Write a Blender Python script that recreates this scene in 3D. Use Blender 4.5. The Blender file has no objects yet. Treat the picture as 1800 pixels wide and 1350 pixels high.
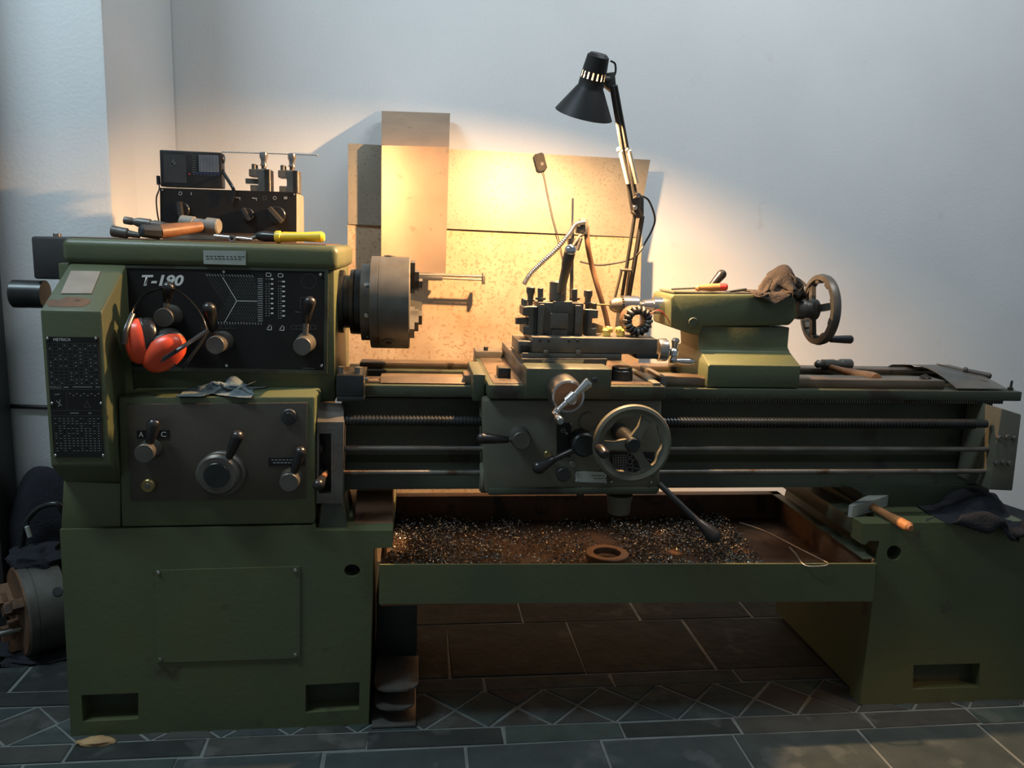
import bpy, bmesh, math, random
from mathutils import Vector, Matrix, noise
from mathutils.geometry import tessellate_polygon
random.seed(7)
PI = math.pi
scn = bpy.context.scene
COL = scn.collection

# ------------------------------------------------------------------ camera
F, YAW, PITCH, ROLL, H = 1421.0, .12087, .172085, -.0314055, 1.118
_cy, _sy, _cp, _sp = math.cos(YAW), math.sin(YAW), math.cos(PITCH), math.sin(PITCH)
FWD = Vector((_sy*_cp, _cy*_cp, -_sp)); _R = Vector((_cy, -_sy, 0)); _D = FWD.cross(_R)
_c, _s = math.cos(ROLL), math.sin(ROLL)
RIGHT = _c*_R + _s*_D; DOWN = -_s*_R + _c*_D
CAM = Vector((0, 0, H))
cd = bpy.data.cameras.new('camera'); cam = bpy.data.objects.new('camera', cd); COL.objects.link(cam)
cd.sensor_fit = 'HORIZONTAL'; cd.sensor_width = 36; cd.lens = F/1800*36; cd.clip_start = .02
m = Matrix((RIGHT, -DOWN, -FWD)).transposed().to_4x4(); m.translation = CAM; cam.matrix_world = m
scn.camera = cam

# ------------------------------------------------------------------ light
w = bpy.data.worlds.new('world'); scn.world = w; w.use_nodes = True
w.node_tree.nodes['Background'].inputs[0].default_value = (.72, .82, .90, 1)
w.node_tree.nodes['Background'].inputs[1].default_value = .22
sp_l = bpy.data.lights.new('warm_floor_spot', 'SPOT'); sp_l.energy = 110; sp_l.color = (1, .5, .16); sp_l.spot_size = math.radians(24); sp_l.spot_blend = .5; sp_l.shadow_soft_size = .05
sp_o = bpy.data.objects.new('warm_floor_spot', sp_l); COL.objects.link(sp_o); sp_o.location = (2.6, .1, 2.3); sp_o.rotation_euler = (Vector((1.35, 1.2, 0))-Vector((2.6, .1, 2.3))).to_track_quat('-Z', 'Y').to_euler()  # unseen warm spot, added for the patch of light on the floor
def area(name, loc, target, sx, sy, power, col):
    l = bpy.data.lights.new(name, 'AREA'); l.shape = 'RECTANGLE'; l.size = sx; l.size_y = sy; l.energy = power; l.color = col
    o = bpy.data.objects.new(name, l); COL.objects.link(o); o.location = loc
    o.rotation_euler = (Vector(target)-Vector(loc)).to_track_quat('-Z', 'Y').to_euler(); return o
area('ceiling_tube_light', (-1.7, 1.05, 3.3), (-1.2, 2.5, 1.3), 1.2, .25, 62, (.70, .88, 1.0))
area('ceiling_tube_light', (1.4, 1.5, 3.3), (1.2, 2.97, .9), 1.2, .25, 30, (.92, .97, 1.0))
vs = scn.view_settings; vs.view_transform = 'Standard'; vs.look = 'None'; vs.exposure = 0; vs.gamma = 1; vs.use_curve_mapping = False
BULB_STRENGTH = 15000

# ------------------------------------------------------------------ helpers
def ray(x, y): return FWD + RIGHT*((x-900)/F) + DOWN*((y-675)/F)
def P(x, y, Y):                      # point of the room on the plane at distance Y from the camera's wall-parallel plane
    v = ray(x, y); v = v*(Y/v.y); return Vector((v.x, Y, v.z+H))
def G(x, y, z):                      # point of the room at height z
    v = ray(x, y); v = v*((z-H)/v.z); return Vector((v.x, v.y, z))
def mpp(p): return (p-CAM).dot(FWD)/F   # metres per pixel there

def _fin(name, me, mat, parent, smooth=30):
    if mat is not None: me.materials.append(mat)
    o = bpy.data.objects.new(name, me); COL.objects.link(o)
    if smooth:
        for p in me.polygons: p.use_smooth = True
        me.set_sharp_from_angle(angle=math.radians(smooth))
    if parent is not None:
        o.parent = parent
        q = Vector((0, 0, 0)); a = parent
        while a is not None: q += a.location; a = a.parent
        if q.length: o.matrix_parent_inverse = Matrix.Translation(-parent.location)
    return o
def fin(name, bm, mat, parent=None, smooth=30):
    me = bpy.data.meshes.new(name); bmesh.ops.recalc_face_normals(bm, faces=bm.faces); bm.to_mesh(me); bm.free()
    return _fin(name, me, mat, parent, smooth)
def tag(o, label, cat=None, group=None, kind=None):
    o['label'] = label
    if cat: o['category'] = cat
    if group: o['group'] = group
    if kind: o['kind'] = kind
    return o
def thing(name, loc, label, cat, group=None):
    o = bpy.data.objects.new(name, None); COL.objects.link(o); o.location = loc; o.empty_display_size = .05
    return tag(o, label, cat, group)
def struct(o, label=None):
    o['kind'] = 'structure'
    if label: o['label'] = label
    return o

def b_box(bm, x0, x1, y0, y1, z0, z1, bev=0, seg=2):
    x0, x1 = min(x0, x1), max(x0, x1); y0, y1 = min(y0, y1), max(y0, y1); z0, z1 = min(z0, z1), max(z0, z1)
    r = bmesh.ops.create_cube(bm, size=1, matrix=Matrix.Translation(((x0+x1)/2, (y0+y1)/2, (z0+z1)/2)) @ Matrix.Diagonal((x1-x0, y1-y0, z1-z0, 1)))
    if bev:
        vs_ = set(r['verts']); es = [e for e in bm.edges if e.verts[0] in vs_ and e.verts[1] in vs_]
        bmesh.ops.bevel(bm, geom=es, offset=min(bev, .45*min(x1-x0, y1-y0, z1-z0)), segments=seg, profile=.5, affect='EDGES')
def b_obox(bm, c, ex, ey, ez, hx, hy, hz):     # oriented box
    vs_ = [bm.verts.new(c+ex*(hx*i)+ey*(hy*j)+ez*(hz*k)) for i in (-1, 1) for j in (-1, 1) for k in (-1, 1)]
    for f in ((0,1,3,2), (4,6,7,5), (0,4,5,1), (2,3,7,6), (0,2,6,4), (1,5,7,3)): bm.faces.new([vs_[i] for i in f])
def box(name, x0, x1, y0, y1, z0, z1, mat, parent=None, bev=.002):
    bm = bmesh.new(); b_box(bm, x0, x1, y0, y1, z0, z1, bev); return fin(name, bm, mat, parent)
def pb(x0, y0, x1, y1, Y):                     # pixel rectangle on plane Y -> X0,X1,Z0,Z1
    xm, ym = (x0+x1)/2, (y0+y1)/2
    return P(x0, ym, Y).x, P(x1, ym, Y).x, P(xm, y1, Y).z, P(xm, y0, Y).z
def pbox(name, x0, y0, x1, y1, Yf, Yb, mat, parent=None, bev=.002):
    a = pb(x0, y0, x1, y1, Yf); return box(name, a[0], a[1], Yf, Yb, a[2], a[3], mat, parent, bev)
def b_pbox(bm, x0, y0, x1, y1, Yf, Yb, bev=.002):
    a = pb(x0, y0, x1, y1, Yf); b_box(bm, a[0], a[1], Yf, Yb, a[2], a[3], bev)
def b_ext(bm, loops, vec):                     # extrude coplanar loops (first outer, rest holes)
    base = [[bm.verts.new(p) for p in l] for l in loops]; top = [[bm.verts.new(p+vec) for p in l] for l in loops]
    if len(loops) == 1:
        bm.faces.new(base[0]); bm.faces.new(top[0][::-1])
    else:
        fb = [v for l in base for v in l]; ft = [v for l in top for v in l]
        for t in tessellate_polygon([[Vector(p) for p in l] for l in loops]):
            try: bm.faces.new([fb[i] for i in t]); bm.faces.new([ft[i] for i in t[::-1]])
            except ValueError: pass
    for a, b in zip(base, top):
        n = len(a)
        for i in range(n): bm.faces.new((a[i], a[(i+1) % n], b[(i+1) % n], b[i]))
def ext(name, pts, Yf, Yb, mat, parent=None, holes=(), bev=0, smooth=30):    # pixel outline on plane Yf, extruded back to Yb
    bm = bmesh.new(); b_ext(bm, [[P(x, y, Yf) for x, y in pts]] + [[P(x, y, Yf) for x, y in h] for h in holes], Vector((0, Yb-Yf, 0)))
    if bev and not holes:
        bmesh.ops.recalc_face_normals(bm, faces=bm.faces)
        bmesh.ops.bevel(bm, geom=list(bm.edges), offset=bev, segments=2, profile=.5, affect='EDGES', clamp_overlap=True)
    return fin(name, bm, mat, parent, smooth)
def circ(cx, cy, r, n=20, ry=None): return [(cx+r*math.cos(2*PI*i/n), cy+(ry or r)*math.sin(2*PI*i/n)) for i in range(n)]
def b_rev(bm, a, b, prof, n=24, cap=True):     # surface of revolution, prof = [(metres along a->b, radius)]
    ax = (b-a).normalized(); u = ax.orthogonal().normalized(); v = ax.cross(u); rings = []
    for s, r in prof:
        c = a+ax*s
        rings.append([bm.verts.new(c+u*(r*math.cos(2*PI*i/n))+v*(r*math.sin(2*PI*i/n))) for i in range(n)])
    for p, q in zip(rings, rings[1:]):
        for i in range(n): bm.faces.new((p[i], p[(i+1) % n], q[(i+1) % n], q[i]))
    if cap:
        bm.faces.new(rings[0][::-1]); bm.faces.new(rings[-1])
def rev(name, a, b, prof, mat, parent=None, n=24, smooth=30):
    bm = bmesh.new(); b_rev(bm, a, b, prof, n); return fin(name, bm, mat, parent, smooth)
def rod_prof(L, r0, r1=None, c=None):          # chamfered rod
    r1 = r0 if r1 is None else r1; c = min(.15*min(r0, r1), L*.2) if c is None else c
    return [(0, r0-c), (c, r0), (L-c, r1), (L, r1-c)]
def rod(name, a, b, r0, mat, parent=None, r1=None, n=20): return rev(name, a, b, rod_prof((b-a).length, r0, r1), mat, parent, n)
def b_rod(bm, a, b, r0, r1=None, n=16): b_rev(bm, a, b, rod_prof((b-a).length, r0, r1), n)
def dome_prof(L, r0, r1):                      # rod with a rounded far end of radius r1
    out = [(0, r0*.9), (.002, r0)]
    for i in range(7): t = i/6*PI/2; out.append((L-r1+r1*math.sin(t), max(r1*math.cos(t), .0006)))
    return out
def ycyl(name, cx, cy, rpx, Yf, Yb, mat, parent=None, n=28):        # cylinder along Y whose front face sits at that pixel
    c = P(cx, cy, Yf); r = rpx*mpp(c); return rod(name, c, Vector((c.x, Yb, c.z)), r, mat, parent, n=n)
def b_sph(bm, c, r, sx=1, sy=1, sz=1, u=16, v=10):
    bmesh.ops.create_uvsphere(bm, u_segments=u, v_segments=v, radius=r, matrix=Matrix.Translation(c) @ Matrix.Diagonal((sx, sy, sz, 1)))
def smoothpts(pts, k=6):
    pts = [Vector(p) for p in pts]; out = []
    for i in range(len(pts)-1):
        p0, p1, p2, p3 = pts[max(i-1, 0)], pts[i], pts[i+1], pts[min(i+2, len(pts)-1)]
        for j in range(k):
            t = j/k; out.append(.5*((2*p1)+(p2-p0)*t+(2*p0-5*p1+4*p2-p3)*t*t+(3*p1-p0-3*p2+p3)*t**3))
    return out+[pts[-1]]
def b_tube(bm, pts, r, n=10, flat=1.0, rf=None, up=None):
    rings = []; u = None
    for i, p in enumerate(pts):
        t = (pts[min(i+1, len(pts)-1)]-pts[max(i-1, 0)]).normalized()
        if u is None: u = (up or t.orthogonal()).copy()
        u = (u-t*u.dot(t)).normalized(); v = t.cross(u); rr = r if rf is None else rf(i, len(pts))
        rings.append([bm.verts.new(p+u*(rr*math.cos(2*PI*k/n))+v*(rr*flat*math.sin(2*PI*k/n))) for k in range(n)])
    for p, q in zip(rings, rings[1:]):
        for i in range(n): bm.faces.new((p[i], p[(i+1) % n], q[(i+1) % n], q[i]))
    bm.faces.new(rings[0][::-1]); bm.faces.new(rings[-1])
def tube(name, pts, r, mat, parent=None, n=10, k=6, flat=1.0, rf=None, up=None):
    bm = bmesh.new(); b_tube(bm, smoothpts(pts, k) if k else [Vector(p) for p in pts], r, n, flat, rf, up); return fin(name, bm, mat, parent, 50)
def b_levels(bm, levels):                      # stacked rectangles (z,x0,x1,y0,y1) joined into one solid
    rings = [[bm.verts.new((x0, y0, z)), bm.verts.new((x1, y0, z)), bm.verts.new((x1, y1, z)), bm.verts.new((x0, y1, z))] if True else None for z, x0, x1, y0, y1 in levels]
    for v, l in zip(rings, levels): pass
    for p, q in zip(rings, rings[1:]):
        for i in range(4): bm.faces.new((p[i], p[(i+1) % 4], q[(i+1) % 4], q[i]))
    bm.faces.new(rings[0][::-1]); bm.faces.new(rings[-1])
def bounds(o):
    zs = []
    for q in [o]+list(o.children_recursive):
        if q.type == 'MESH': zs += [v.co.z for v in q.data.vertices]
    return min(zs), max(zs)
def shift(o, dz):                              # lower or raise a whole thing by its mesh
    done = set()
    for q in [o]+list(o.children_recursive):
        if q.type == 'MESH' and q.data.name not in done:
            done.add(q.data.name); q.data.transform(Matrix.Translation((0, 0, dz)))
def rest(o, z): shift(o, z-bounds(o)[0])

# ------------------------------------------------------------------ materials
def mat(name, c1, c2=None, rough=.5, metal=0, scale=8, lo=.35, hi=.65, bump=0, bscale=60, c3=None, s3=25, t3=.62, spec=.5, rvar=0):
    m = bpy.data.materials.new(name); m.use_nodes = True; nt = m.node_tree; N = nt.nodes; L = nt.links
    b = N['Principled BSDF']; b.inputs['Roughness'].default_value = rough; b.inputs['Metallic'].default_value = metal
    b.inputs['Specular IOR Level'].default_value = spec
    b.inputs['Base Color'].default_value = (*c1, 1)
    tc = N.new('ShaderNodeTexCoord')
    def nz(s, d=5):
        n = N.new('ShaderNodeTexNoise'); n.inputs['Scale'].default_value = s; n.inputs['Detail'].default_value = d; L.new(tc.outputs['Object'], n.inputs['Vector']); return n
    if c2:
        n = nz(scale); r = N.new('ShaderNodeMapRange'); r.inputs[1].default_value = lo; r.inputs[2].default_value = hi; L.new(n.outputs['Fac'], r.inputs[0])
        x = N.new('ShaderNodeMix'); x.data_type = 'RGBA'; x.inputs[6].default_value = (*c1, 1); x.inputs[7].default_value = (*c2, 1); L.new(r.outputs[0], x.inputs[0]); out = x.outputs[2]
        if c3:
            n3 = nz(s3, 8); r3 = N.new('ShaderNodeMapRange'); r3.inputs[1].default_value = t3; r3.inputs[2].default_value = t3+.06; L.new(n3.outputs['Fac'], r3.inputs[0])
            y = N.new('ShaderNodeMix'); y.data_type = 'RGBA'; y.inputs[7].default_value = (*c3, 1); L.new(out, y.inputs[6]); L.new(r3.outputs[0], y.inputs[0]); out = y.outputs[2]
        L.new(out, b.inputs['Base Color'])
        if rvar:
            rr = N.new('ShaderNodeMapRange'); rr.inputs[3].default_value = rough-rvar; rr.inputs[4].default_value = rough+rvar; L.new(n.outputs['Fac'], rr.inputs[0]); L.new(rr.outputs[0], b.inputs['Roughness'])
    if bump:
        n = nz(bscale, 6); k = N.new('ShaderNodeBump'); k.inputs['Strength'].default_value = bump; k.inputs['Distance'].default_value = .01; L.new(n.outputs['Fac'], k.inputs['Height']); L.new(k.outputs[0], b.inputs['Normal'])
    return m
def emit(name, c, s):
    m = bpy.data.materials.new(name); m.use_nodes = True; b = m.node_tree.nodes['Principled BSDF']
    b.inputs['Base Color'].default_value = (*c, 1); b.inputs['Emission Color'].default_value = (*c, 1); b.inputs['Emission Strength'].default_value = s; return m
M = {}
M['wall'] = mat('white_plaster', (.70, .72, .72), (.66, .68, .685), .85, scale=2.5, bump=.10, bscale=110, c3=(.64, .65, .645), s3=9, t3=.68)
M['return'] = mat('cream_plaster', (.72, .70, .66), (.66, .64, .6), .85, scale=4, bump=.1, bscale=110)
M['green'] = mat('green_machine_paint', (.084, .096, .044), (.068, .084, .042), .42, scale=5, c3=(.056, .05, .03), s3=11, t3=.66, bump=.06, bscale=90, rvar=.1)
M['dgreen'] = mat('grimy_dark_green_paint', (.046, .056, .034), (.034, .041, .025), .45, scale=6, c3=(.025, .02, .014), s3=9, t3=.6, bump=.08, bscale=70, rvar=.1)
M['agreen'] = mat('worn_grey_green_apron_paint', (.125, .122, .09), (.085, .084, .062), .45, scale=7, c3=(.03, .025, .018), s3=8, t3=.62, bump=.06, bscale=60, rvar=.12)
M['brownpl'] = mat('oily_brown_grey_plate', (.065, .055, .041), (.048, .043, .034), .4, scale=6, bump=.05, bscale=90)
M['blackpl'] = mat('black_printed_plate', (.009, .009, .009), (.014, .013, .012), .5, scale=15, spec=.25)
M['black'] = mat('black_plastic', (.012, .012, .013), (.02, .019, .018), .28, scale=30)
M['bmatte'] = mat('matt_black_paint', (.02, .021, .022), (.032, .032, .03), .5, scale=14)
M['steel'] = mat('bright_machined_steel', (.55, .55, .54), (.42, .41, .39), .25, 1, scale=30, rvar=.06)
M['dsteel'] = mat('dark_oiled_steel', (.125, .12, .105), (.085, .08, .068), .42, .5, scale=18, c3=(.06, .045, .03), s3=20, t3=.66, rvar=.08)
M['iron'] = mat('grey_cast_iron', (.16, .155, .14), (.1, .092, .078), .45, .6, scale=14, c3=(.09, .055, .03), s3=16, t3=.62, bump=.1, bscale=120)
M['gunmetal'] = mat('blued_gunmetal', (.055, .06, .062), (.04, .042, .04), .35, .8, scale=20)
M['rust'] = mat('rusty_brown_metal', (.15, .075, .035), (.09, .05, .028), .6, .2, scale=9, c3=(.05, .03, .02), s3=14, t3=.58, bump=.15, bscale=80)
M['way'] = mat('worn_bed_way_iron', (.22, .17, .12), (.14, .1, .07), .35, .7, scale=10, c3=(.08, .055, .035), s3=18, t3=.64)
M['sheet'] = mat('stained_bare_sheet_steel', (.46, .35, .23), (.35, .245, .15), .5, .15, scale=9, lo=.3, hi=.7, c3=(.31, .205, .12), s3=110, t3=.55, bump=.03, bscale=150)
M['sheet2'] = mat('speckled_galvanised_sheet', (.27, .245, .19), (.22, .195, .15), .48, .3, scale=9, lo=.3, hi=.7, c3=(.19, .165, .125), s3=140, t3=.58, bump=.03, bscale=150)
M['sheet3'] = mat('brown_stained_sheet_strip', (.33, .235, .155), (.25, .175, .115), .5, .3, scale=7, lo=.3, hi=.7, c3=(.21, .16, .11), s3=30, t3=.64, bump=.03, bscale=150)
M['wood'] = mat('varnished_wood', (.30, .13, .05), (.2, .085, .032), .42, scale=40)
M['owood'] = mat('orange_wood', (.42, .19, .07), (.3, .13, .05), .45, scale=40)
M['orange'] = mat('orange_plastic', (.80, .085, .03), (.72, .075, .028), .32, scale=20)
M['yellow'] = mat('yellow_plastic', (.85, .60, .03), (.75, .5, .03), .35, scale=20)
M['ywax'] = mat('pale_yellow_plastic', (.75, .55, .12), (.6, .42, .08), .45, scale=40)
M['ragblue'] = mat('faded_blue_grey_cloth', (.13, .17, .18), (.085, .115, .125), .9, scale=25, bump=.4, bscale=200)
M['ragnavy'] = mat('dark_navy_cloth', (.009, .010, .016), (.006, .007, .010), .95, scale=15, bump=.4, bscale=200)
M['ragbrown'] = mat('dirty_brown_cloth', (.06, .044, .032), (.032, .025, .02), .9, scale=16, bump=.4, bscale=200)
M['white'] = mat('white_print', (.62, .62, .58), None, .5)
M['grey'] = mat('grey_print', (.22, .23, .22), None, .5)
M['dim'] = mat('faint_grey_print', (.07, .075, .07), None, .5)
M['plate'] = mat('dull_aluminium_plate', (.36, .39, .35), (.28, .31, .28), .5, .25, scale=12)
M['tagpl'] = mat('faded_paper_tag', (.25, .23, .19), (.19, .17, .14), .6, scale=14)
M['grout'] = mat('pale_grout', (.15, .165, .155), (.1, .112, .106), .85, scale=12, bump=.3, bscale=80)
M['dark'] = mat('dark_hollow_interior', (.008, .008, .008), None, .8)  # near-black put in for the shade inside holes and sockets
M['brass'] = mat('old_brass', (.32, .25, .11), (.22, .17, .07), .35, .8, scale=30)
M['chrome'] = mat('polished_chrome', (.68, .68, .67), None, .12, 1)
M['cream'] = mat('cream_plastic_sleeve', (.7, .62, .5), None, .5)
M['copper'] = mat('copper_brown_lever', (.3, .13, .06), None, .4, .3)
M['red'] = mat('red_plastic', (.6, .04, .03), None, .35)
M['swarf'] = mat('bright_steel_chips', (.55, .53, .48), (.2, .19, .16), .25, .95, scale=120)
M['shade'] = mat('black_enamel_shade', (.014, .014, .015), (.022, .022, .021), .5, scale=14, spec=.3)
M['shadein'] = mat('dulled_enamel_shade_inside', (.12, .115, .10), None, .6)
M['ringm'] = mat('brown_oiled_steel_ring', (.26, .14, .08), (.2, .1, .055), .45, .4, scale=20)
M['jet'] = mat('jet_black_plastic', (.004, .004, .004), None, .45, spec=.15)
M['rubber'] = mat('brown_rubber_hose', (.15, .085, .045), (.11, .06, .035), .5, scale=20)
M['wire'] = mat('dull_wire', (.3, .27, .22), None, .35, .8)
slate = [mat('slate_'+n, a, b, .8, spec=.15, scale=14, bump=.5, bscale=28, c3=c, s3=8, t3=.6) for n, a, b, c in (
    ('green', (.044, .060, .052), (.032, .046, .040), (.066, .080, .072)), ('blue', (.043, .055, .053), (.033, .043, .042), (.062, .073, .071)),
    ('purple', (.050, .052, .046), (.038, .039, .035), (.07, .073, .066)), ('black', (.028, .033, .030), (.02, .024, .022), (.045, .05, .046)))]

# ================================================================== THE ROOM
WY = 2.97; XC = -.812                          # back wall distance; face of the left wall
struct(box('wall_back', XC-.06, 4.2, WY, WY+.15, 0, 3.4, M['wall'], bev=0), 'white plaster wall behind the lathe')
bm = bmesh.new(); b_box(bm, -4, XC, 2.33, 2.54, 0, 3.4, .012, 2); wl = struct(fin('wall_left', bm, M['wall']), 'white plaster wall pier at the left')
struct(box('wall_corner', XC-.2, XC-.006, 2.53, WY-.004, 0, 3.4, M['wall'], bev=0), 'narrow white plaster return wall between pier and corner')
fl = struct(box('floor', -3, 4.2, -1.2, 3.1, -.06, -.0028, M['grout'], bev=0), 'dark slate tile floor with pale grout joints')
def tile(pts, mt, h):
    bm = bmesh.new(); c = Vector((sum(p[0] for p in pts)/len(pts), sum(p[1] for p in pts)/len(pts)))
    lo = [bm.verts.new((p[0], p[1], -.012)) for p in pts]; md = [bm.verts.new((p[0], p[1], h-.002)) for p in pts]
    up = []
    for p in pts:
        d = (c-Vector(p[:2])); d.normalize(); up.append(bm.verts.new((p[0]+d.x*.004, p[1]+d.y*.004, h)))
    n = len(pts)
    for A, B in ((lo, md), (md, up)):
        for i in range(n): bm.faces.new((A[i], A[(i+1) % n], B[(i+1) % n], B[i]))
    bm.faces.new(up); return fin('tile', bm, mt, fl, 0)
def rt(x0, x1, y0, y1, mt=None):
    j = lambda: random.uniform(-.003, .003)
    g = .0028
    tile([(x0+g+j(), y0+g+j()), (x1-g+j(), y0+g+j()), (x1-g+j(), y1-g+j()), (x0+g+j(), y1-g+j())], mt or random.choice(slate[:3]), random.uniform(-.0015, .0008))
YB = (1.655, 1.721, 1.878, 1.942)
x = -1.75
while x < 3.0:
    rt(x, x+.312, YB[0]-.36, YB[0], random.choice(slate[:2])); rt(x+.1, x+.412, YB[0]-.72, YB[0]-.36, random.choice(slate[:2])); x += .312
x = -1.65
while x < 3.0:
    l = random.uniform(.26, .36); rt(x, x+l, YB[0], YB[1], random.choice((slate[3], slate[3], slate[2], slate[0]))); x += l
x = -1.7
while x < 3.0:
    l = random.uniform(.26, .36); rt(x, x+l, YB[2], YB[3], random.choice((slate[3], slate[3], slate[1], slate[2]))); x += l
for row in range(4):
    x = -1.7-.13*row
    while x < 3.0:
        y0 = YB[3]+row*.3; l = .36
        rt(x, x+l, y0, min(y0+.3, WY-.002), slate[3]) if y0 < WY-.01 else 0; x += l  # rear rows all in darkest slate, standing in for shade under the lathe
pd = .152; x = -1.72; ym = (YB[1]+YB[2])/2; g = .004
while x < 3.0:
    a, b = YB[1]+g, YB[2]-g; j = [random.uniform(-.006, .006) for _ in range(3)]
    q = lambda *p: [(x+px_, py_) for px_, py_ in p]
    tile(q((0+g+j[0], ym), (pd/2, a), (pd-g, ym+j[1]), (pd/2+j[2], b)), random.choice(slate[:3]), random.uniform(-.0015, .0008))
    tile(q((pd/2+2*g, a), (3*pd/2-2*g, a), (pd, ym-1.6*g)), random.choice((slate[2], slate[2], slate[1])), random.uniform(-.0015, .0008))
    tile(q((pd/2+2*g, b), (pd, ym+1.6*g), (3*pd/2-2*g, b)), random.choice((slate[1], slate[2], slate[0])), random.uniform(-.0015, .0008))
    x += pd

# ================================================================== THE LATHE
YF = 1.75
LA = thing('engine_lathe', (.4, 2.0, 0), 'large dark green metal engine lathe along the white wall', 'lathe')
# ---- pedestal cabinet under the headstock
h1 = [(143, 1222), (243, 1218), (243, 1264), (145, 1269)]; h2 = [(537, 1204), (632, 1199), (631, 1247), (537, 1253)]
cab = ext('pedestal_cabinet', [(105, 931), (552, 924), (554, 933), (690, 933), (690, 962), (657, 964), (648, 1273), (125, 1298)], YF, YF+.06, M['green'], LA,
          holes=[h1, h2, circ(619, 1003, 14, 20, 11)])
a = pb(107, 935, 648, 1280, YF)
bm = bmesh.new(); b_box(bm, a[0]+.01, a[1]-.005, YF+.05, 2.27, .012, a[3], .004); fin('cabinet_body', bm, M['green'], cab)
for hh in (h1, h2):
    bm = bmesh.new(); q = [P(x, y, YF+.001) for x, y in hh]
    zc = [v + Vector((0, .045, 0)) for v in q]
    b_ext(bm, [[v*1.0 for v in zc]], Vector((0, .004, 0))); fin('recess_back', bm, M['dgreen'], cab)  # recess back coloured darker to carry the recess shade
ycyl('hole_shade_disc', 619, 1003, 15, YF+.03, YF+.049, M['dark'], cab)  # black disc painted in for the shade inside the hole
pn = ext('access_panel', [(272, 1003), (527, 996), (527, 1157), (275, 1165)], YF-.004, YF, M['green'], cab)
for x, y in ((278, 1007), (519, 1003), (519, 1152), (281, 1160)): ycyl('screw', x, y, 3.2, YF-.008, YF-.003, M['steel'], pn, 12)
# top shelf of the cabinet beside the gearbox, and its rusty top plate
a = pb(556, 925, 690, 962, YF)
box('cabinet_shelf', a[0], a[1], YF+.004, 2.27, a[2], P(620, 933, YF).z-.001, M['green'], cab, .002)
z_sh = P(620, 933, YF).z
bm = bmesh.new(); b_ext(bm, [[P(623, 931, 1.775), P(690, 931, 1.775), P(690, 863, 1.93), P(627, 863, 1.93)]], Vector((0, .25, -.02))); fin('lamplit_shelf_top', bm, M['rust'], LA, 0)  # rusty shelf top; its orange also stands in for lamplight on it
# ---- feed gearbox and block under the gear cover
zl = P(400, 698, YF).z
gb = ext('feed_gearbox', [(207, 698), (554, 697), (553, 921), (213, 927)], YF+.002, 2.2, M['green'], LA, bev=.006)
ext('gearbox_side_block', [(111, 846), (212, 850), (212, 926), (107, 930)], YF+.008, 2.2, M['green'], gb, bev=.003)
gp = ext('gearbox_plate', [(222, 711), (540, 708), (537, 877), (229, 881)], YF-.004, YF+.003, M['brownpl'], gb, bev=.001)
ycyl('sight_glass', 508, 733, 14, YF-.012, YF, M['bmatte'], gp); ycyl('sight_ring', 508, 733, 8, YF-.014, YF-.011, M['black'], gp)
b = ycyl('drain_plug', 259, 855, 12, YF-.014, YF, M['brass'], gp); ycyl('plug_socket', 259, 855, 5, YF-.0145, YF-.012, M['dsteel'], b)
def lever(parent, hub, rh, Yf, Yb, g0, g1, rb, mh, ma=None, knob_r0=None, name='gear_lever', Yk=None, Yk1=None):
    """hub cylinder towards the viewer, arm and rounded black grip; g0 -> g1 pixel ends of the grip"""
    c = P(*hub, Yf); r = rh*mpp(c); Ya = Yf + (Yb-Yf)*.35 if Yk is None else Yk; Ye = Ya if Yk1 is None else Yk1
    o = rev(name, c, Vector((c.x, Yb, c.z)), [(0, r*.93), (r*.08, r), ((Yb-Yf)*.6, r*1.02), ((Yb-Yf), r*1.18)], mh, parent, 28)
    A = P(*g0, Ya); B = P(*g1, Ye); k = mpp(A)
    d = (A-Vector((c.x, Ya, c.z))).normalized()
    rod('arm', Vector((c.x, Ya, c.z)), A+(B-A).normalized()*.004, rb*.45*k, ma or M['dsteel'], o)
    rev('grip', A, B, dome_prof((B-A).length, rb*.62*k, rb*k), M['black'], o, 20)
    return o
lever(gp, (253, 798), 17, YF-.05, YF, (263, 778), (273, 735), 12, M['dsteel'])
ext('letter_plate', [(240, 757), (297, 756), (297, 770), (241, 771)], YF-.006, YF-.003, M['blackpl'], gp)
o = ycyl('selector_dial', 388, 835, 41, YF-.022, YF, M['dsteel'], gp, 48)
ycyl('dial_face', 381, 836, 37, YF-.045, YF-.02, M['dsteel'], o, 48); ycyl('dial_centre', 380, 836, 22, YF-.049, YF-.044, M['gunmetal'], o, 40)
A = P(402, 805, YF-.035); B = P(421, 758, YF-.05); k = mpp(A)
rev('grip', A, B, dome_prof((B-A).length, 6.5*k, 11.5*k), M['black'], o, 20)
ext('small_plate', [(472, 805), (536, 804), (536, 818), (472, 820)], YF-.006, YF-.003, M['blackpl'], gp)
lever(gp, (508, 849), 17, YF-.04, YF, (517, 830), (531, 785), 11, M['dsteel'])
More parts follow.
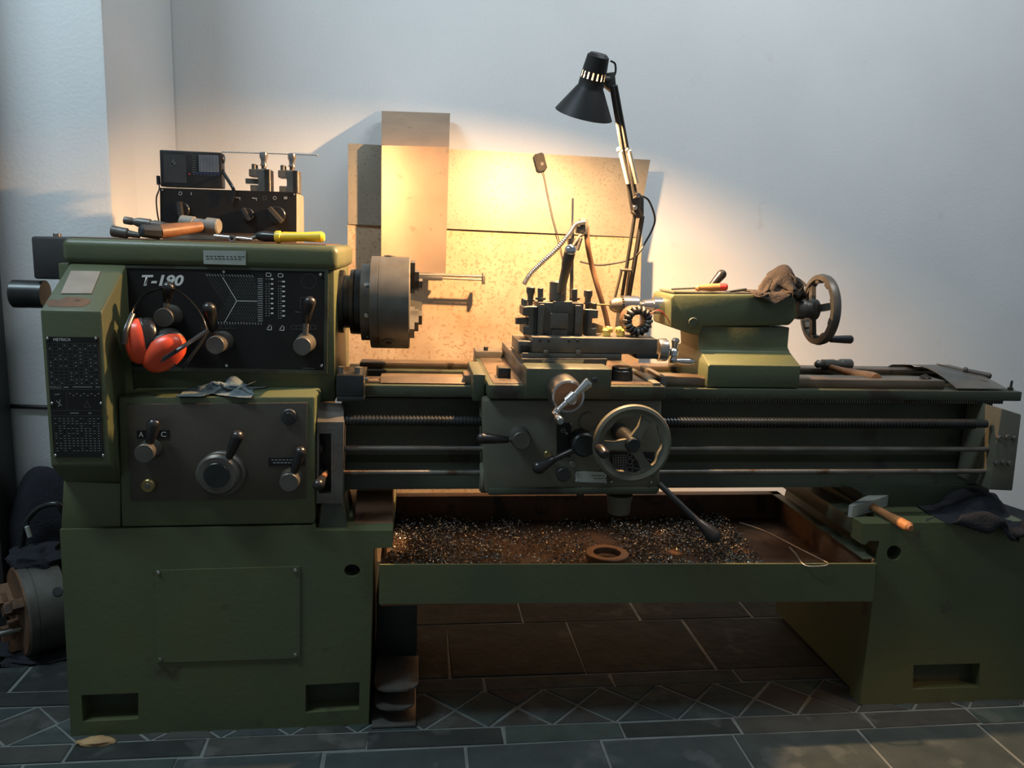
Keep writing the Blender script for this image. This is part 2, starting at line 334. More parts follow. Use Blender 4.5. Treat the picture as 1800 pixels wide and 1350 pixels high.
# ---- gear cover at the left end
Yg = 1.70; gcm = M['green']
def pl(pts): return [P(x, y, Y) for x, y, Y in pts]
bm = bmesh.new()
fL, fR = P(69, 545, Yg), P(180, 542, Yg); tL, tR = P(107, 463, 1.86), P(209, 474, 1.86); bL, bR = P(88, 820, Yg), P(193, 823, Yg); cL, cR = P(111, 850, 1.765), P(213, 854, 1.765)
xl = (fL.x+bL.x)/2; xr = (fR.x+bR.x)/2
prof = [(Yg, fL.z), (Yg, bL.z), (1.765, cL.z), (2.2, cL.z), (2.2, tL.z+.004), (1.86, tL.z+.004)]
b_ext(bm, [[Vector((xl, y, z)) for y, z in prof]], Vector((xr-xl, 0, 0)))
bmesh.ops.recalc_face_normals(bm, faces=bm.faces); bmesh.ops.bevel(bm, geom=list(bm.edges), offset=.006, segments=2, profile=.5, affect='EDGES')
gc = fin('gear_cover', bm, gcm, LA)
mp = ext('thread_chart_plate', [(80, 592), (173, 593), (182, 804), (95, 804)], Yg-.003, Yg+.001, M['blackpl'], gc)
for x, y in ((83, 595), (168, 595), (91, 709), (177, 709), (97, 801), (181, 801)): ycyl('screw', x, y, 2.4, Yg-.006, Yg-.002, M['steel'], mp, 10)
# sloped top: tag and rust patch lie on the slope
sl = Vector((0, 1.86-Yg, tL.z+.004-fL.z)); sn = Vector((0, -sl.z, sl.y)).normalized()
def onslope(x, y, off=.001):
    v = ray(x, y); p0 = Vector((0, Yg, fL.z)); t = ((p0-CAM).dot(sn))/v.dot(sn); return CAM+v*t+sn*off
bm = bmesh.new(); b_ext(bm, [[onslope(x, y) for x, y in ((125, 477), (177, 478), (161, 517), (107, 517))]], sn*.0008); fin('paper_tag', bm, M['tagpl'], gc, 0)
bm = bmesh.new(); b_ext(bm, [[onslope(x, y, .0003) for x, y in ((80, 531), (90, 526), (104, 528), (118, 522), (140, 523), (160, 527), (158, 533), (146, 539), (120, 540), (86, 539))]], sn*.0003); fin('worn_paint_patch', bm, M['rust'], gc, 0)
# ---- headstock
Yh = 1.86
a = pb(108, 470, 590, 655, Yh); X0h, X1h = a[0], P(588, 560, Yh).x
ztop = P(350, 425, Yh-.01).z; zmid = P(350, 469, Yh).z
hs = box('headstock', X0h, X1h, Yh, 2.25, zl-.03, zmid, M['green'], LA, .003)
bm = bmesh.new(); b_box(bm, P(107, 445, Yh-.012).x, P(595, 447, Yh-.012).x, Yh-.012, 2.26, zmid-.001, ztop, .016, 4); cap = fin('headstock_cover', bm, M['green'], hs)
bm = bmesh.new(); b_box(bm, X0h+.02, X1h-.02, Yh+.02, 2.24, ztop-.0005, ztop+.0015, 0); fin('oily_top_surface', bm, M['rust'], cap)
cp = ext('control_panel', [(209, 470), (571, 477), (569, 651), (214, 644)], Yh-.006, Yh+.001, M['blackpl'], hs)
bm = bmesh.new(); b_ext(bm, [[P(x, y, Yh-.008) for x, y in ((205, 466), (577, 472), (575, 658), (208, 650))], [P(x, y, Yh-.008) for x, y in ((210, 471), (571, 477), (569, 651), (214, 644))]], Vector((0, .008, 0))); fin('panel_frame', bm, M['dgreen'], hs)
for x, y in ((218, 474), (393, 478), (563, 483), (565, 643), (398, 643)): ycyl('screw', x, y, 2.6, Yh-.010, Yh-.005, M['steel'], cp, 10)
ext('instruction_plate', [(357, 440), (432, 441), (432, 466), (358, 464)], Yh-.0145, Yh-.0115, M['plate'], cap)
lv1 = lever(hs, (287, 559), 17, Yh-.065, Yh-.006, (293, 530), (297, 497), 11, M['dsteel'], Yk=Yh-.05, Yk1=Yh-.075)
lever(hs, (378, 607), 16, Yh-.08, Yh-.006, (376, 580), (365, 533), 12, M['dsteel'], Yk=Yh-.04, Yk1=Yh-.075)
lever(hs, (531, 609), 16, Yh-.075, Yh-.006, (538, 566), (546, 522), 11, M['dsteel'], Yk=Yh-.035, Yk1=Yh-.06)
# rear belt cover and spindle tube on the left
a = pb(56, 416, 112, 491, 1.97); box('belt_cover', a[0], X0h+.02, 1.97, 2.24, a[2], a[3], M['bmatte'], LA, .006)
c = P(84, 412, 2.0); rod('cover_bolt', Vector((c.x, 2.05, a[3]-.001)), Vector((c.x, 2.05, a[3]+.008)), .009, M['steel'], LA)
YS = 2.0; sp = P(690, 532, YS); zS = sp.z
def sx(px, Y=YS, py=532): return P(px, py, Y).x
def xrev(name, prof, zc, Y, mt, parent, n=36, py=532):       # prof in (pixel x, pixel radius)
    k = mpp(P(sum(p[0] for p in prof)/len(prof), py, Y)); x0 = sx(prof[0][0], Y, py)
    return rev(name, Vector((x0, Y, zc)), Vector((x0+1, Y, zc)), [(sx(p, Y, py)-x0, r*k) for p, r in prof], mt, parent, n)
c = P(60, 517, 2.0)
xrev('spindle_tube', [(23, 22), (25, 24.5), (80, 24.5)], c.z, 2.0, M['gunmetal'], LA, py=517)
rev('spindle_bore', Vector((sx(23, 2.0, 517)-.0006, 2, c.z)), Vector((1, 2, c.z)), [(0, .026), (.001, .026)], M['dark'], LA)
# ---- chuck
xrev('spindle_nose', [(582, 50), (589, 55), (606, 55), (606.5, 46), (617, 46), (617.5, 56), (624, 57), (625, 55), (626, 57), (636, 56.5)], zS, YS, M['gunmetal'], LA, 48)
ck = xrev('lathe_chuck', [(636, 60), (637, 67), (652, 67), (653, 78), (654, 80), (667, 80.4), (667.5, 79.6), (668.5, 80.4), (719, 80.4), (721, 78), (721.2, 20)], zS, YS, M['dsteel'], LA, 64)
k = mpp(sp)
for i in range(3):
    an = math.radians(100+120*i); d = Vector((0, math.cos(an), math.sin(an))); t = Vector((0, -d.z, d.y)); ex = Vector((1, 0, 0)); cc = Vector((0, YS, zS))
    bm = bmesh.new(); xj = sx(720)
    for r0, r1, dx in ((20, 74, 9), (26, 58, 16), (30, 42, 22)):
        b_obox(bm, cc+ex*(xj+dx*k/2)+d*((r0+r1)/2*k), ex, d, t, dx*k/2, (r1-r0)/2*k, 11*k)
    fin('chuck_jaw', bm, M['dsteel'], ck)
for an in (-128, 90, -20):
    d = Vector((0, math.cos(math.radians(an)), math.sin(math.radians(an)))); c = Vector((sx(685), YS, zS))+d*(79*k)
    o = rod('key_socket', c, c+d*.004, 10*k, M['dsteel'], ck); rod('socket_hole', c+d*.003, c+d*.0045, 6*k, M['dark'], o)
for px_, an in ((643, 150), (643, 195), (643, 240)):
    d = Vector((0, math.cos(math.radians(an)), math.sin(math.radians(an)))); c = Vector((sx(648), YS, zS)); rod('plate_bolt', c+d*(66*k), c+d*(69*k), 4*k, M['steel'], ck)
# ---- bed: two rails, web, cross ribs
Xb0, Xb1 = sx(596, 1.85, 690), P(1797, 690, 1.84).x
zf = P(1300, 684, 1.84).z; zfb = P(1300, 701, 1.84).z; zr = P(1300, 668, 1.875).z
bed = box('bed_front_rail', Xb0, Xb1, 1.84, 1.96, zfb, zf, M['dgreen'], LA, .002)
box('front_way', sx(815, 1.87, 672), P(1660, 672, 1.87).x, 1.865, 1.935, zf-.001, zr+.006, M['way'], bed, .004)
box('front_way', Xb0, sx(668, 1.87, 672), 1.865, 1.935, zf-.001, zf+.006, M['way'], bed, .002)
bm = bmesh.new(); x0, x1 = sx(669, 1.87, 668), sx(818, 1.87, 668); za = P(740, 673, 1.865).z
for xa, xb in ((x0, x1),): b_ext(bm, [[Vector((xa, 1.86, za)), Vector((xa, 1.94, za)), Vector((xa, 1.925, za+.012)), Vector((xa, 1.88, za+.012))]], Vector((xb-xa, 0, 0)))
fin('gap_bridge_way', bm, M['way'], bed)
rr = box('bed_rear_rail', Xb0, Xb1-.02, 2.06, 2.17, zfb, zf, M['dgreen'], LA, .002)
box('rear_way', Xb0+.03, Xb1-.05, 2.09, 2.15, zf-.001, zf+.016, M['way'], rr, .004)
zbb = P(1300, 856, 1.9).z
web = [(1.935, zfb), (1.915, zfb-.02), (1.905, P(1300, 735, 1.9).z), (1.915, P(1300, 765, 1.9).z), (1.905, P(1300, 800, 1.9).z), (1.915, P(1300, 815, 1.9).z), (1.895, zbb+.012), (1.895, zbb), (1.955, zbb), (1.955, zfb)]
bm = bmesh.new(); b_ext(bm, [[Vector((Xb0, y, z)) for y, z in web]], Vector((P(1745, 760, 1.9).x-Xb0, 0, 0))); fin('bed_front_web', bm, M['dgreen'], bed)
box('bed_rear_web', Xb0, Xb1-.12, 2.09, 2.13, zbb, zfb, M['dgreen'], rr, .002)
for i in range(7):
    x = Xb0+.12+i*.235; box('cross_rib', x, x+.03, 1.95, 2.1, zbb+.03, zfb-.02, M['dgreen'], bed, .002)
box('bed_end', P(1735, 760, 1.9).x, Xb1-.03, 1.9, 2.15, zbb+.05, zfb, M['dgreen'], bed, .004)
bm = bmesh.new(); x = sx(1165, 1.86, 705); zt = zfb+.001
while x < P(1760, 705, 1.86).x:
    b_box(bm, x, x+.0032, 1.853, 1.9, zt-.011, zt); x += .0064
b_box(bm, sx(605, 1.87, 705), Xb1-.06, 1.856, 1.9, zt-.006, zt)
fin('gear_rack', bm, M['iron'], bed, 0)['kind'] = 'stuff'
# ---- rods
zls = P(1100, 742, 1.80).z
def thread(name, xa, xb, zc, Y, r, pitch, mt, parent):
    prof = []; n = int((xb-xa)/pitch)
    for i in range(n):
        s = i*pitch; prof += [(s, r*.8), (s+pitch*.3, r*.8), (s+pitch*.42, r), (s+pitch*.88, r)]
    prof += [(n*pitch, r*.8), (n*pitch+.03, r*.8)]
    return rev(name, Vector((xa, Y, zc)), Vector((xb, Y, zc)), prof, mt, parent, 14)
xe = P(1742, 745, 1.8).x
thread('lead_screw', sx(600, 1.8, 740), P(1718, 742, 1.8).x, zls, 1.80, .0126, .0082, M['gunmetal'], LA)
rod('feed_rod', Vector((sx(596, 1.8, 788), 1.8, P(1100, 789, 1.8).z)), Vector((xe+.01, 1.8, P(1100, 789, 1.8).z)), .0062, M['iron'], LA)
rod('control_rod', Vector((sx(596, 1.8, 830), 1.8, P(1100, 830, 1.8).z)), Vector((xe+.01, 1.8, P(1100, 830, 1.8).z)), .0062, M['iron'], LA)
eb = ext('end_bracket', [(1761, 718), (1796, 729), (1780, 863), (1739, 861)], 1.775, 1.9, M['agreen'], LA, bev=.003)
for x, y in ((1759, 770.6), (1773, 769), (1786, 771), (1754, 815), (1766, 814), (1777, 815)): ycyl('bolt', x, y, 4.5, 1.768, 1.778, M['iron'], eb, 14)
# ---- bracket at the right of the gearbox (open frame, slanted top)
fb = ext('rod_bracket', [(557, 742), (604, 742), (602, 885), (556, 885)], YF+.012, YF+.07, M['iron'], LA, holes=[[(561, 762), (582, 762), (582, 868), (560, 868)]])
bm = bmesh.new(); A = [P(558, 742, YF+.012), P(604, 742, YF+.012), P(604, 709, YF+.09), P(558, 707, YF+.09)]; b_ext(bm, [A], Vector((0, .02, -.012))); fin('bracket_top', bm, M['iron'], fb, 0)
pbox('bracket_back', 556, 742, 604, 885, YF+.07, 1.95, M['dgreen'], fb)
bm = bmesh.new(); b_levels(bm, [(z_sh, sx(561, YF+.03, 915), sx(610, YF+.03, 915), YF+.02, 1.95), (P(580, 884, YF+.03).z, sx(566, YF+.03, 885), sx(602, YF+.03, 885), YF+.03, 1.94)]); fin('bracket_foot', bm, M['dgreen'], fb)
for py, r in ((788, 11), (830, 9)):
    zc = P(570, py, 1.8).z; rod('rod_collar', Vector((sx(560, 1.8, py), 1.8, zc)), Vector((sx(569, 1.8, py), 1.8, zc)), r*.00127, M['dsteel'], fb)
A = P(575, 828, 1.80); B = P(566, 842, 1.70); C = P(559, 854, 1.66)
o = rod('stop_lever', A, B, .006, M['copper'], fb); rev('grip', B+(A-B).normalized()*.01, C, dome_prof((C-B).length+.016, .008, .0125), M['black'], o)
# ---- carriage stop block on the bed
sb = pbox('carriage_stop', 591, 660, 640, 697, 1.80, 1.93, M['gunmetal'], LA, .002)
pbox('stop_clamp', 592, 697, 640, 706, 1.80, 1.86, M['gunmetal'], sb, .002)
for x, y, r in ((602, 655, 8), (631, 656, 8)):
    c = P(x, y+3, 1.84); bm = bmesh.new(); b_rev(bm, c, c+Vector((0, 0, .018)), [(0, r*mpp(c)), (.018, r*mpp(c))], 6); fin('hex_bolt', bm, M['iron'], sb)
c = P(638, 666, 1.82); rod('stop_screw', c, c+Vector((.012, 0, 0)), .004, M['steel'], sb)

# ---- carriage: saddle, apron
Ya = 1.72
zs0 = P(1000, 702, Ya).z; zs1 = P(1100, 681, Ya).z
sd = pbox('carriage_saddle', 858, 678, 1171, 703, Ya, 2.2, M['dgreen'], LA, .004)
pbox('saddle_wing', 831, 658, 853, 706, 1.78, 1.98, M['dgreen'], sd, .004)
pbox('saddle_wing', 1160, 662, 1172, 690, 1.84, 2.02, M['iron'], sd, .003)
a = pb(1060, 676, 1165, 682, Ya); zsd = P(1100, 680, Ya).z
box('saddle_top', P(860, 680, Ya).x+.01, P(1165, 680, Ya).x-.005, Ya+.015, 2.18, zsd-.002, zsd+.003, M['way'], sd, .001)
bm = bmesh.new(); b_box(bm, P(1150, 680, Ya).x, P(1164, 680, Ya).x, Ya+.01, 1.9, zsd, zsd+.008, .002); fin('saddle_rim', bm, M['agreen'], sd)
c = G(1102, 676, zsd); o = rod('thread_dial_cap', Vector((c.x, 1.80, zsd-.001)), Vector((c.x, 1.80, zsd+.028)), .0255, M['gunmetal'], sd); rod('cap_top', Vector((c.x, 1.80, zsd+.027)), Vector((c.x, 1.80, zsd+.033)), .0235, M['gunmetal'], o)
ap = ext('apron', [(849, 703), (1164, 703), (1160, 866), (1150, 870), (864, 870), (853, 866)], Ya+.015, 1.88, M['agreen'], LA, bev=.006)
pbox('apron_base_strip', 858, 858, 1157, 870, Ya+.008, 1.86, M['dgreen'], ap, .004)
c = P(853, 843, 1.78); rod('rod_boss', Vector((c.x-.012, 1.8, c.z)), Vector((c.x+.02, 1.8, c.z)), .037, M['agreen'], ap)
c = P(1089, 872, 1.80); rev('drive_boss', Vector((c.x, 1.8, c.z+.005)), Vector((c.x, 1.8, c.z-.1)), [(0, .031), (.012, .030), (.018, .028), (.045, .026), (.047, .023)], M['agreen'], ap)
c = P(1023, 869, 1.76); rod('drain_nut', Vector((c.x, 1.78, c.z+.002)), Vector((c.x, 1.78, c.z-.009)), .009, M['gunmetal'], ap)
Yp = Ya+.015
lever(ap, (917, 775), 16, Yp-.045, Yp, (893, 773), (838, 770), 10, M['dsteel'], name='feed_lever', Yk=Yp-.03, Yk1=Yp-.05)
o = ycyl('half_nut_lever', 1028, 783, 22, Yp-.05, Yp, M['gunmetal'], ap); A = P(1015, 788, Yp-.035); B = P(972, 808, Yp-.06); C = P(937, 827, Yp-.07); k = mpp(A)
rod('arm', A, B, 5.5*k, M['black'], o); rev('grip', B, C, dome_prof((C-B).length, 7*k, 12*k), M['black'], o)
bp = ext('black_strip_plate', [(979, 744), (1004, 744), (1003, 804), (979, 804)], Yp-.003, Yp+.001, M['blackpl'], ap)
ext('maker_plate', [(1012, 829), (1066, 830), (1066, 849), (1012, 847)], Yp-.003, Yp+.001, M['plate'], ap)
dp = ext('gear_diagram_plate', [(1073, 794), (1150, 795), (1149, 838), (1072, 836)], Yp-.003, Yp+.001, M['blackpl'], ap)
for x, y, r in ((1035, 741, 17), (1093, 753, 24)): ycyl('round_cover', x, y, r, Yp-.006, Yp+.002, M['agreen'], ap)
ycyl('oil_sight', 991, 835, 12.5, Yp-.01, Yp, M['bmatte'], ap); ycyl('oil_cup', 963, 800, 7, Yp-.012, Yp, M['brass'], ap); ycyl('oil_cup', 1007, 817, 6, Yp-.006, Yp, M['agreen'], ap)
for x, y in ((1014, 831), (1065, 848), (1075, 847), (1145, 848), (1004, 745), (1013, 846)): ycyl('screw', x, y, 2, Yp-.006, Yp, M['steel'], ap, 10)
# carriage handwheel
Yw = 1.615; wc = P(1111, 780, Yw); k = mpp(wc); Rw = 71*k
bm = bmesh.new(); n = 64
b_rev(bm, wc+Vector((0, .012, 0)), wc+Vector((0, -1, 0)), [(0, Rw*.86), (.003, Rw*.96), (.012, Rw), (.02, Rw*.97), (.023, Rw*.90), (.018, Rw*.80), (.006, Rw*.80), (0, Rw*.86)], n, False)
hw = fin('carriage_handwheel', bm, M['agreen'], LA, 40)
bm = bmesh.new(); yv = Vector((0, .012, 0))
outer = [wc+Vector((Rw*.84*math.cos(2*PI*i/96), -.006, Rw*.84*math.sin(2*PI*i/96))) for i in range(96)]
inner = [wc+Vector(((.735+.03*math.cos(9*2*PI*i/96))*Rw*math.cos(2*PI*i/96), -.006, (.735+.03*math.cos(9*2*PI*i/96))*Rw*math.sin(2*PI*i/96))) for i in range(96)]
b_ext(bm, [outer, inner], yv); fin('scalloped_rim', bm, M['agreen'], hw)
for an in (62, 184, 303):
    d = Vector((math.cos(math.radians(an)), 0, math.sin(math.radians(an)))); t = Vector((-d.z, 0, d.x)); bm = bmesh.new()
    b_ext(bm, [[wc+t*(.15*Rw)+Vector((0, -.004, 0)), wc+d*(Rw*.45)+t*(.10*Rw)+Vector((0, -.004, 0)), wc+d*(Rw*.8)+t*(.15*Rw)+Vector((0, -.004, 0)), wc+d*(Rw*.8)-t*(.15*Rw)+Vector((0, -.004, 0)), wc+d*(Rw*.45)-t*(.10*Rw)+Vector((0, -.004, 0)), wc-t*(.15*Rw)+Vector((0, -.004, 0))]], Vector((0, .011, 0))); fin('spoke', bm, M['agreen'], hw)
rev('hub', wc+Vector((0, -.015, 0)), wc+Vector((0, 1, 0)), [(0, .013), (.002, .015), (.02, .018), (Yp-Yw+.015, .02)], M['gunmetal'], hw)
A = P(1050, 783, Yw); B = A+Vector((.003, -.062, -.004)); rev('wheel_grip', A, B, [(0, .006), (.006, .006), (.007, .0095), (.03, .0115), (.055, .0105), (.061, .007), (.062, .001)], M['black'], hw)
# cross slide
Yc = 1.68; a = pb(925, 648, 1075, 700, Yc)
cs = box('cross_slide', a[0], a[1], Yc+.04, 2.19, zsd+.002, P(1000, 648, Yc+.04).z, M['iron'], LA, .003)
pbox('slide_front_block', 925, 648, 1075, 702, Yc, 1.76, M['dgreen'], cs, .004)
pbox('wiper_block', 876, 647, 898, 668, 1.80, 1.85, M['gunmetal'], sd, .002)
c = P(1071, 678, Yc); ycyl('screw', 1046, 668, 4.5, Yc-.002, Yc+.004, M['gunmetal'], cs)
c = P(999, 697, 1.60); k = mpp(c); o = rev('cross_slide_dial', c, Vector((c.x, Yc+.01, c.z)), [(0, 25*k), (.0005, 29*k), (.006, 30*k), (.05, 31*k), (.09, 31*k)], M['steel'], cs, 48)
rev('dial_recess', c+Vector((0, -.0008, 0)), c+Vector((0, 1, 0)), [(0, 25*k), (.001, 25*k)], M['rust'], o, 40)
hb = P(1005, 703, 1.565); A = P(1036, 671, 1.56); B = P(974, 727, 1.56); k = mpp(hb)
rod('handle_shaft', Vector((c.x, 1.6, c.z)), Vector((c.x, 1.555, c.z)), 8*k, M['chrome'], o)
d1 = (A-hb).normalized(); L1 = (A-hb).length; L2 = (B-hb).length
rev('ball_crank', B, A, [(0, .001), (.002, 5.5*k), (L2*.25, 7*k), (L2*.3, 4.2*k), (L2*.75, 5*k), (L2*.78, 9*k), (L2*1.25, 9.5*k), (L2*1.28, 5.5*k), (L2+L1*.45, 6*k), (L2+L1-.004, 9.5*k), (L2+L1, 8*k)], M['chrome'], o)
C = B+Vector((.004, -.055, -.004)); rev('crank_grip', B, C, [(0, .0055), (.01, .005), (.03, .008), (.05, .0085), (.055, .006)], M['chrome'], o)
# compound slide
Yk = 1.80
zc1 = P(1000, 648, Yc+.04).z
sw = ext('swivel_base', [(918, 631), (1068, 631), (1064, 648), (924, 648)], Yk-.02, 2.02, M['dsteel'], LA)
bm = bmesh.new(); b_box(bm, a[0]+.005, a[1]-.005, Yk-.02, 2.02, zc1-.002, P(990, 645, Yk-.02).z, .002); fin('swivel_plate', bm, M['dsteel'], sw)
ext('bare_metal_patch', [(952, 633), (1027, 633), (1022, 645), (958, 645)], Yk-.0215, Yk-.019, M['steel'], sw)
cm = pbox('compound_slide', 935, 594, 1156, 622, Yk, 1.95, M['dsteel'], LA, .003)
pbox('slide_base', 918, 622, 1093, 633, Yk-.005, 1.96, M['dsteel'], cm, .002); pbox('slide_underside', 1118, 622, 1158, 631, Yk, 1.93, M['gunmetal'], cm, .002)
pbox('slide_end', 911, 600, 936, 622, Yk+.01, 1.94, M['dsteel'], cm, .002); pbox('end_socket', 915, 607, 930, 619, Yk+.008, Yk+.03, M['dark'], cm, .001)
for x in (949, 964, 1000, 1015): ycyl('gib_screw', x, 599, 2.4, Yk-.001, Yk+.004, M['dark'], cm, 10)
for x in (960, 1017): ycyl('clamp_screw', x, 620, 4.5, Yk-.008, Yk+.002, M['iron'], cm, 12)
zq = P(1160, 615, 1.87).z
o = xrev('compound_dial', [(1156, 19), (1158, 20), (1170, 20), (1172, 18), (1173, 5), (1179, 5)], zq, 1.87, M['steel'], cm, 40, 615)
A = P(1188, 594, 1.87); B = P(1183, 634, 1.87); k = mpp(A); L = (B-A).length
rev('ball_crank', A, B, [(0, .001), (.001, 5*k), (5*k, 7.5*k), (.014, 6*k), (.026, 5*k), (.03, 8*k), (.042, 8*k), (.045, 4.5*k), (L-6*k, 4.5*k), (L-2*k, 7*k), (L+4*k, 6*k), (L+7*k, .001)], M['chrome'], o)
C = P(1220, 636, 1.87); rev('crank_grip', B, C, [(0, 4*k), (.008, 3.5*k), (.02, 5.5*k), (.042, 6*k), ((C-B).length, 4*k)], M['chrome'], o)
# tool post
tp = pbox('tool_post', 945, 532, 1025, 594, 1.845, 1.93, M['dsteel'], LA, .003)
for x0, x1, y0, y1, Y in ((968, 999, 551, 578, 1.832), (971, 997, 578, 593, 1.838), (973, 1006, 530, 552, 1.836), (948, 956, 535, 592, 1.837), (1011, 1021, 537, 592, 1.837)): pbox('dovetail_rib', x0, y0, x1, y1, Y, 1.85, M['dsteel'], tp, .002)
c = P(980, 530, 1.885); k = mpp(c); rod('post_column', c, c+Vector((0, 0, 36*k)), 15*k, M['dsteel'], tp)
A = P(985, 515, 1.86); B = P(1004, 433, 1.80); L = (B-A).length
lv = rev('clamp_lever', A, B, [(0, 5*k), (.004, 7*k), (L*.55, 8*k), (L*.62, 9.5*k), (L-.013, 9.5*k), (L-.008, 8.5*k), (L-.004, 6.5*k), (L, 1*k)], M['dsteel'], tp)
bm = bmesh.new(); b_sph(bm, B-(B-A).normalized()*.010, 10*k); fin('lever_end', bm, M['chrome'], lv)
for x, y0, y1, r in ((950, 506, 530, 5), (1010, 508, 530, 5)):
    b_ = P(x, y1, 1.87); t_ = P(x, y0, 1.87); o = rod('stop_stud', b_, t_, r*k, M['dsteel'], tp); rev('lock_nut', b_+Vector((0, 0, .004)), b_+Vector((0, 0, 1)), [(0, 9*k), (.005, 9*k)], M['dsteel'], o, 6)
# ---- tailstock
zt0 = P(1320, 667, 1.85).z; zt1 = P(1320, 642, 1.85).z; zt2 = P(1320, 618, 1.935).z; zt3 = P(1300, 574, 1.935).z; zt4 = P(1290, 518, 1.93).z
bx0, bx1 = P(1244, 655, 1.85).x, P(1407, 655, 1.85).x; wx0, wx1 = P(1232, 600, 1.935).x, P(1387, 600, 1.935).x
bm = bmesh.new()
b_levels(bm, [(zf+.002, bx0, bx1, 1.85, 2.16), (zt1, bx0, bx1, 1.85, 2.16), (zt2, wx0, wx1+.006, 1.935, 2.09), (zt2+.012, wx0-.004, wx1, 1.938, 2.08), (zt3, wx0-.01, wx1, 1.938, 2.08)])
bmesh.ops.recalc_face_normals(bm, faces=bm.faces); bmesh.ops.bevel(bm, geom=list(bm.edges), offset=.003, segments=2, profile=.5, affect='EDGES'); ts = fin('tailstock', bm, M['green'], LA)
bar = ext('tailstock_barrel', [(1179, 575), (1179, 524), (1184, 518), (1392, 518), (1399, 524), (1402, 556), (1394, 566), (1388, 572), (1236, 574), (1230, 590), (1213, 587)], 1.93, 2.085, M['green'], ts, bev=.006)
box('barrel_top', P(1186, 518, 1.94).x, P(1390, 518, 1.94).x, 1.95, 2.07, zt4-.002, zt4+.004, M['agreen'], bar, .002)
ycyl('clamp_boss', 1219, 567, 9, 1.922, 1.94, M['dgreen'], bar)
c = P(1405, 624, 1.95); rod('adjusting_screw', Vector((bx1-.03, 1.95, c.z)), Vector((bx1+.006, 1.95, c.z)), .013, M['gunmetal'], ts)
zq = P(1160, 538, YS).z
xrev('quill', [(1146, 12), (1147, 15.5), (1190, 15.5)], zq, YS, M['steel'], ts, 36, 538)
xrev('handwheel_hub', [(1398, 17), (1402, 18), (1411, 18), (1413, 15), (1422, 15), (1426, 19), (1434, 18), (1436, 12)], zq, YS, M['dsteel'], ts, 36, 545)
wx = P(1441, 545, YS).x; wc = Vector((wx, YS, zq)); Rt = 62.5*mpp(wc)
bm = bmesh.new(); b_rev(bm, wc-Vector((.012, 0, 0)), wc+Vector((1, 0, 0)), [(0, Rt*.84), (.002, Rt*.97), (.012, Rt), (.022, Rt*.97), (.024, Rt*.84), (.018, Rt*.80), (.006, Rt*.80), (0, Rt*.84)], 56, False); th = fin('tailstock_handwheel', bm, M['dsteel'], LA, 40)
for i in range(9):
    an = 2*PI*i/9; d = Vector((0, math.cos(an), math.sin(an))); t = Vector((0, -d.z, d.y)); bm = bmesh.new(); b_obox(bm, wc+d*(Rt*.79), Vector((1, 0, 0)), d, t, .009, Rt*.045, Rt*.09); fin('rim_lug', bm, M['dsteel'], th)
for an in (168, 288, 48):
    d = Vector((0, math.cos(math.radians(an)), math.sin(math.radians(an)))); t = Vector((0, -d.z, d.y)); bm = bmesh.new()
    A = wc-Vector((.02, 0, 0)); b_obox(bm, (A+wc+d*(Rt*.82))/2, Vector((.97, 0, 0)), (wc+d*Rt*.82-A).normalized(), t, .006, Rt*.42, .009); fin('spoke', bm, M['dsteel'], th)
c = P(1455, 596, 1.955); rev('wheel_grip', Vector((wx, c.y, c.z)), Vector((wx+1, c.y, c.z)), [(0, .006), (.012, .006), (.013, .0085), (.05, .0105), (.068, .011), (.072, .008)], M['black'], th)
A = P(1243, 512, 2.02); B = P(1274, 476, 2.02); rev('lock_handle', A, B, dome_prof((B-A).length, .008, .0125), M['black'], ts)
# ---- chip pan
Yq = 1.70; zpt = P(1100, 992, Yq).z; zpb = P(1100, 1059, Yq).z; xp0 = P(667, 1020, Yq).x; xp1 = P(1538, 1020, Yq).x; zfl = zpb+.012; YQ = 2.235
pan = box('chip_pan', xp0+.002, xp1-.004, Yq+.004, YQ, zpb+.002, zfl, M['rust'], LA, .001)
ext('pan_front', [(667, 993), (1541, 991), (1534, 1057), (666, 1062)], Yq, Yq+.006, M['green'], pan)
box('pan_back', xp0, xp1-.002, YQ-.006, YQ, zpb, zpt, M['rust'], pan, .001); box('pan_end', xp1-.008, xp1-.002, Yq+.006, YQ, zpb, zpt, M['rust'], pan, .001); box('pan_end', xp0, xp0+.006, Yq+.06, YQ, zpb, zpt, M['rust'], pan, .001)
box('pan_lip', xp0, xp1-.002, YQ-.03, YQ+.004, zpt-.003, zpt+.001, M['rust'], pan, .001); box('pan_lip', xp1-.03, xp1-.002, Yq+.01, YQ, zpt-.003, zpt+.001, M['dgreen'], pan, .001)
c = P(1280, 1058, 1.95); rev('pan_drain', Vector((P(1280, 1060, 1.75).x+.08, 1.97, zpb+.002)), Vector((P(1280, 1060, 1.75).x+.08, 1.97, 0)), [(0, .05), (.012, .05), (.02, .02), (.05, .02)], M['bmatte'], pan)
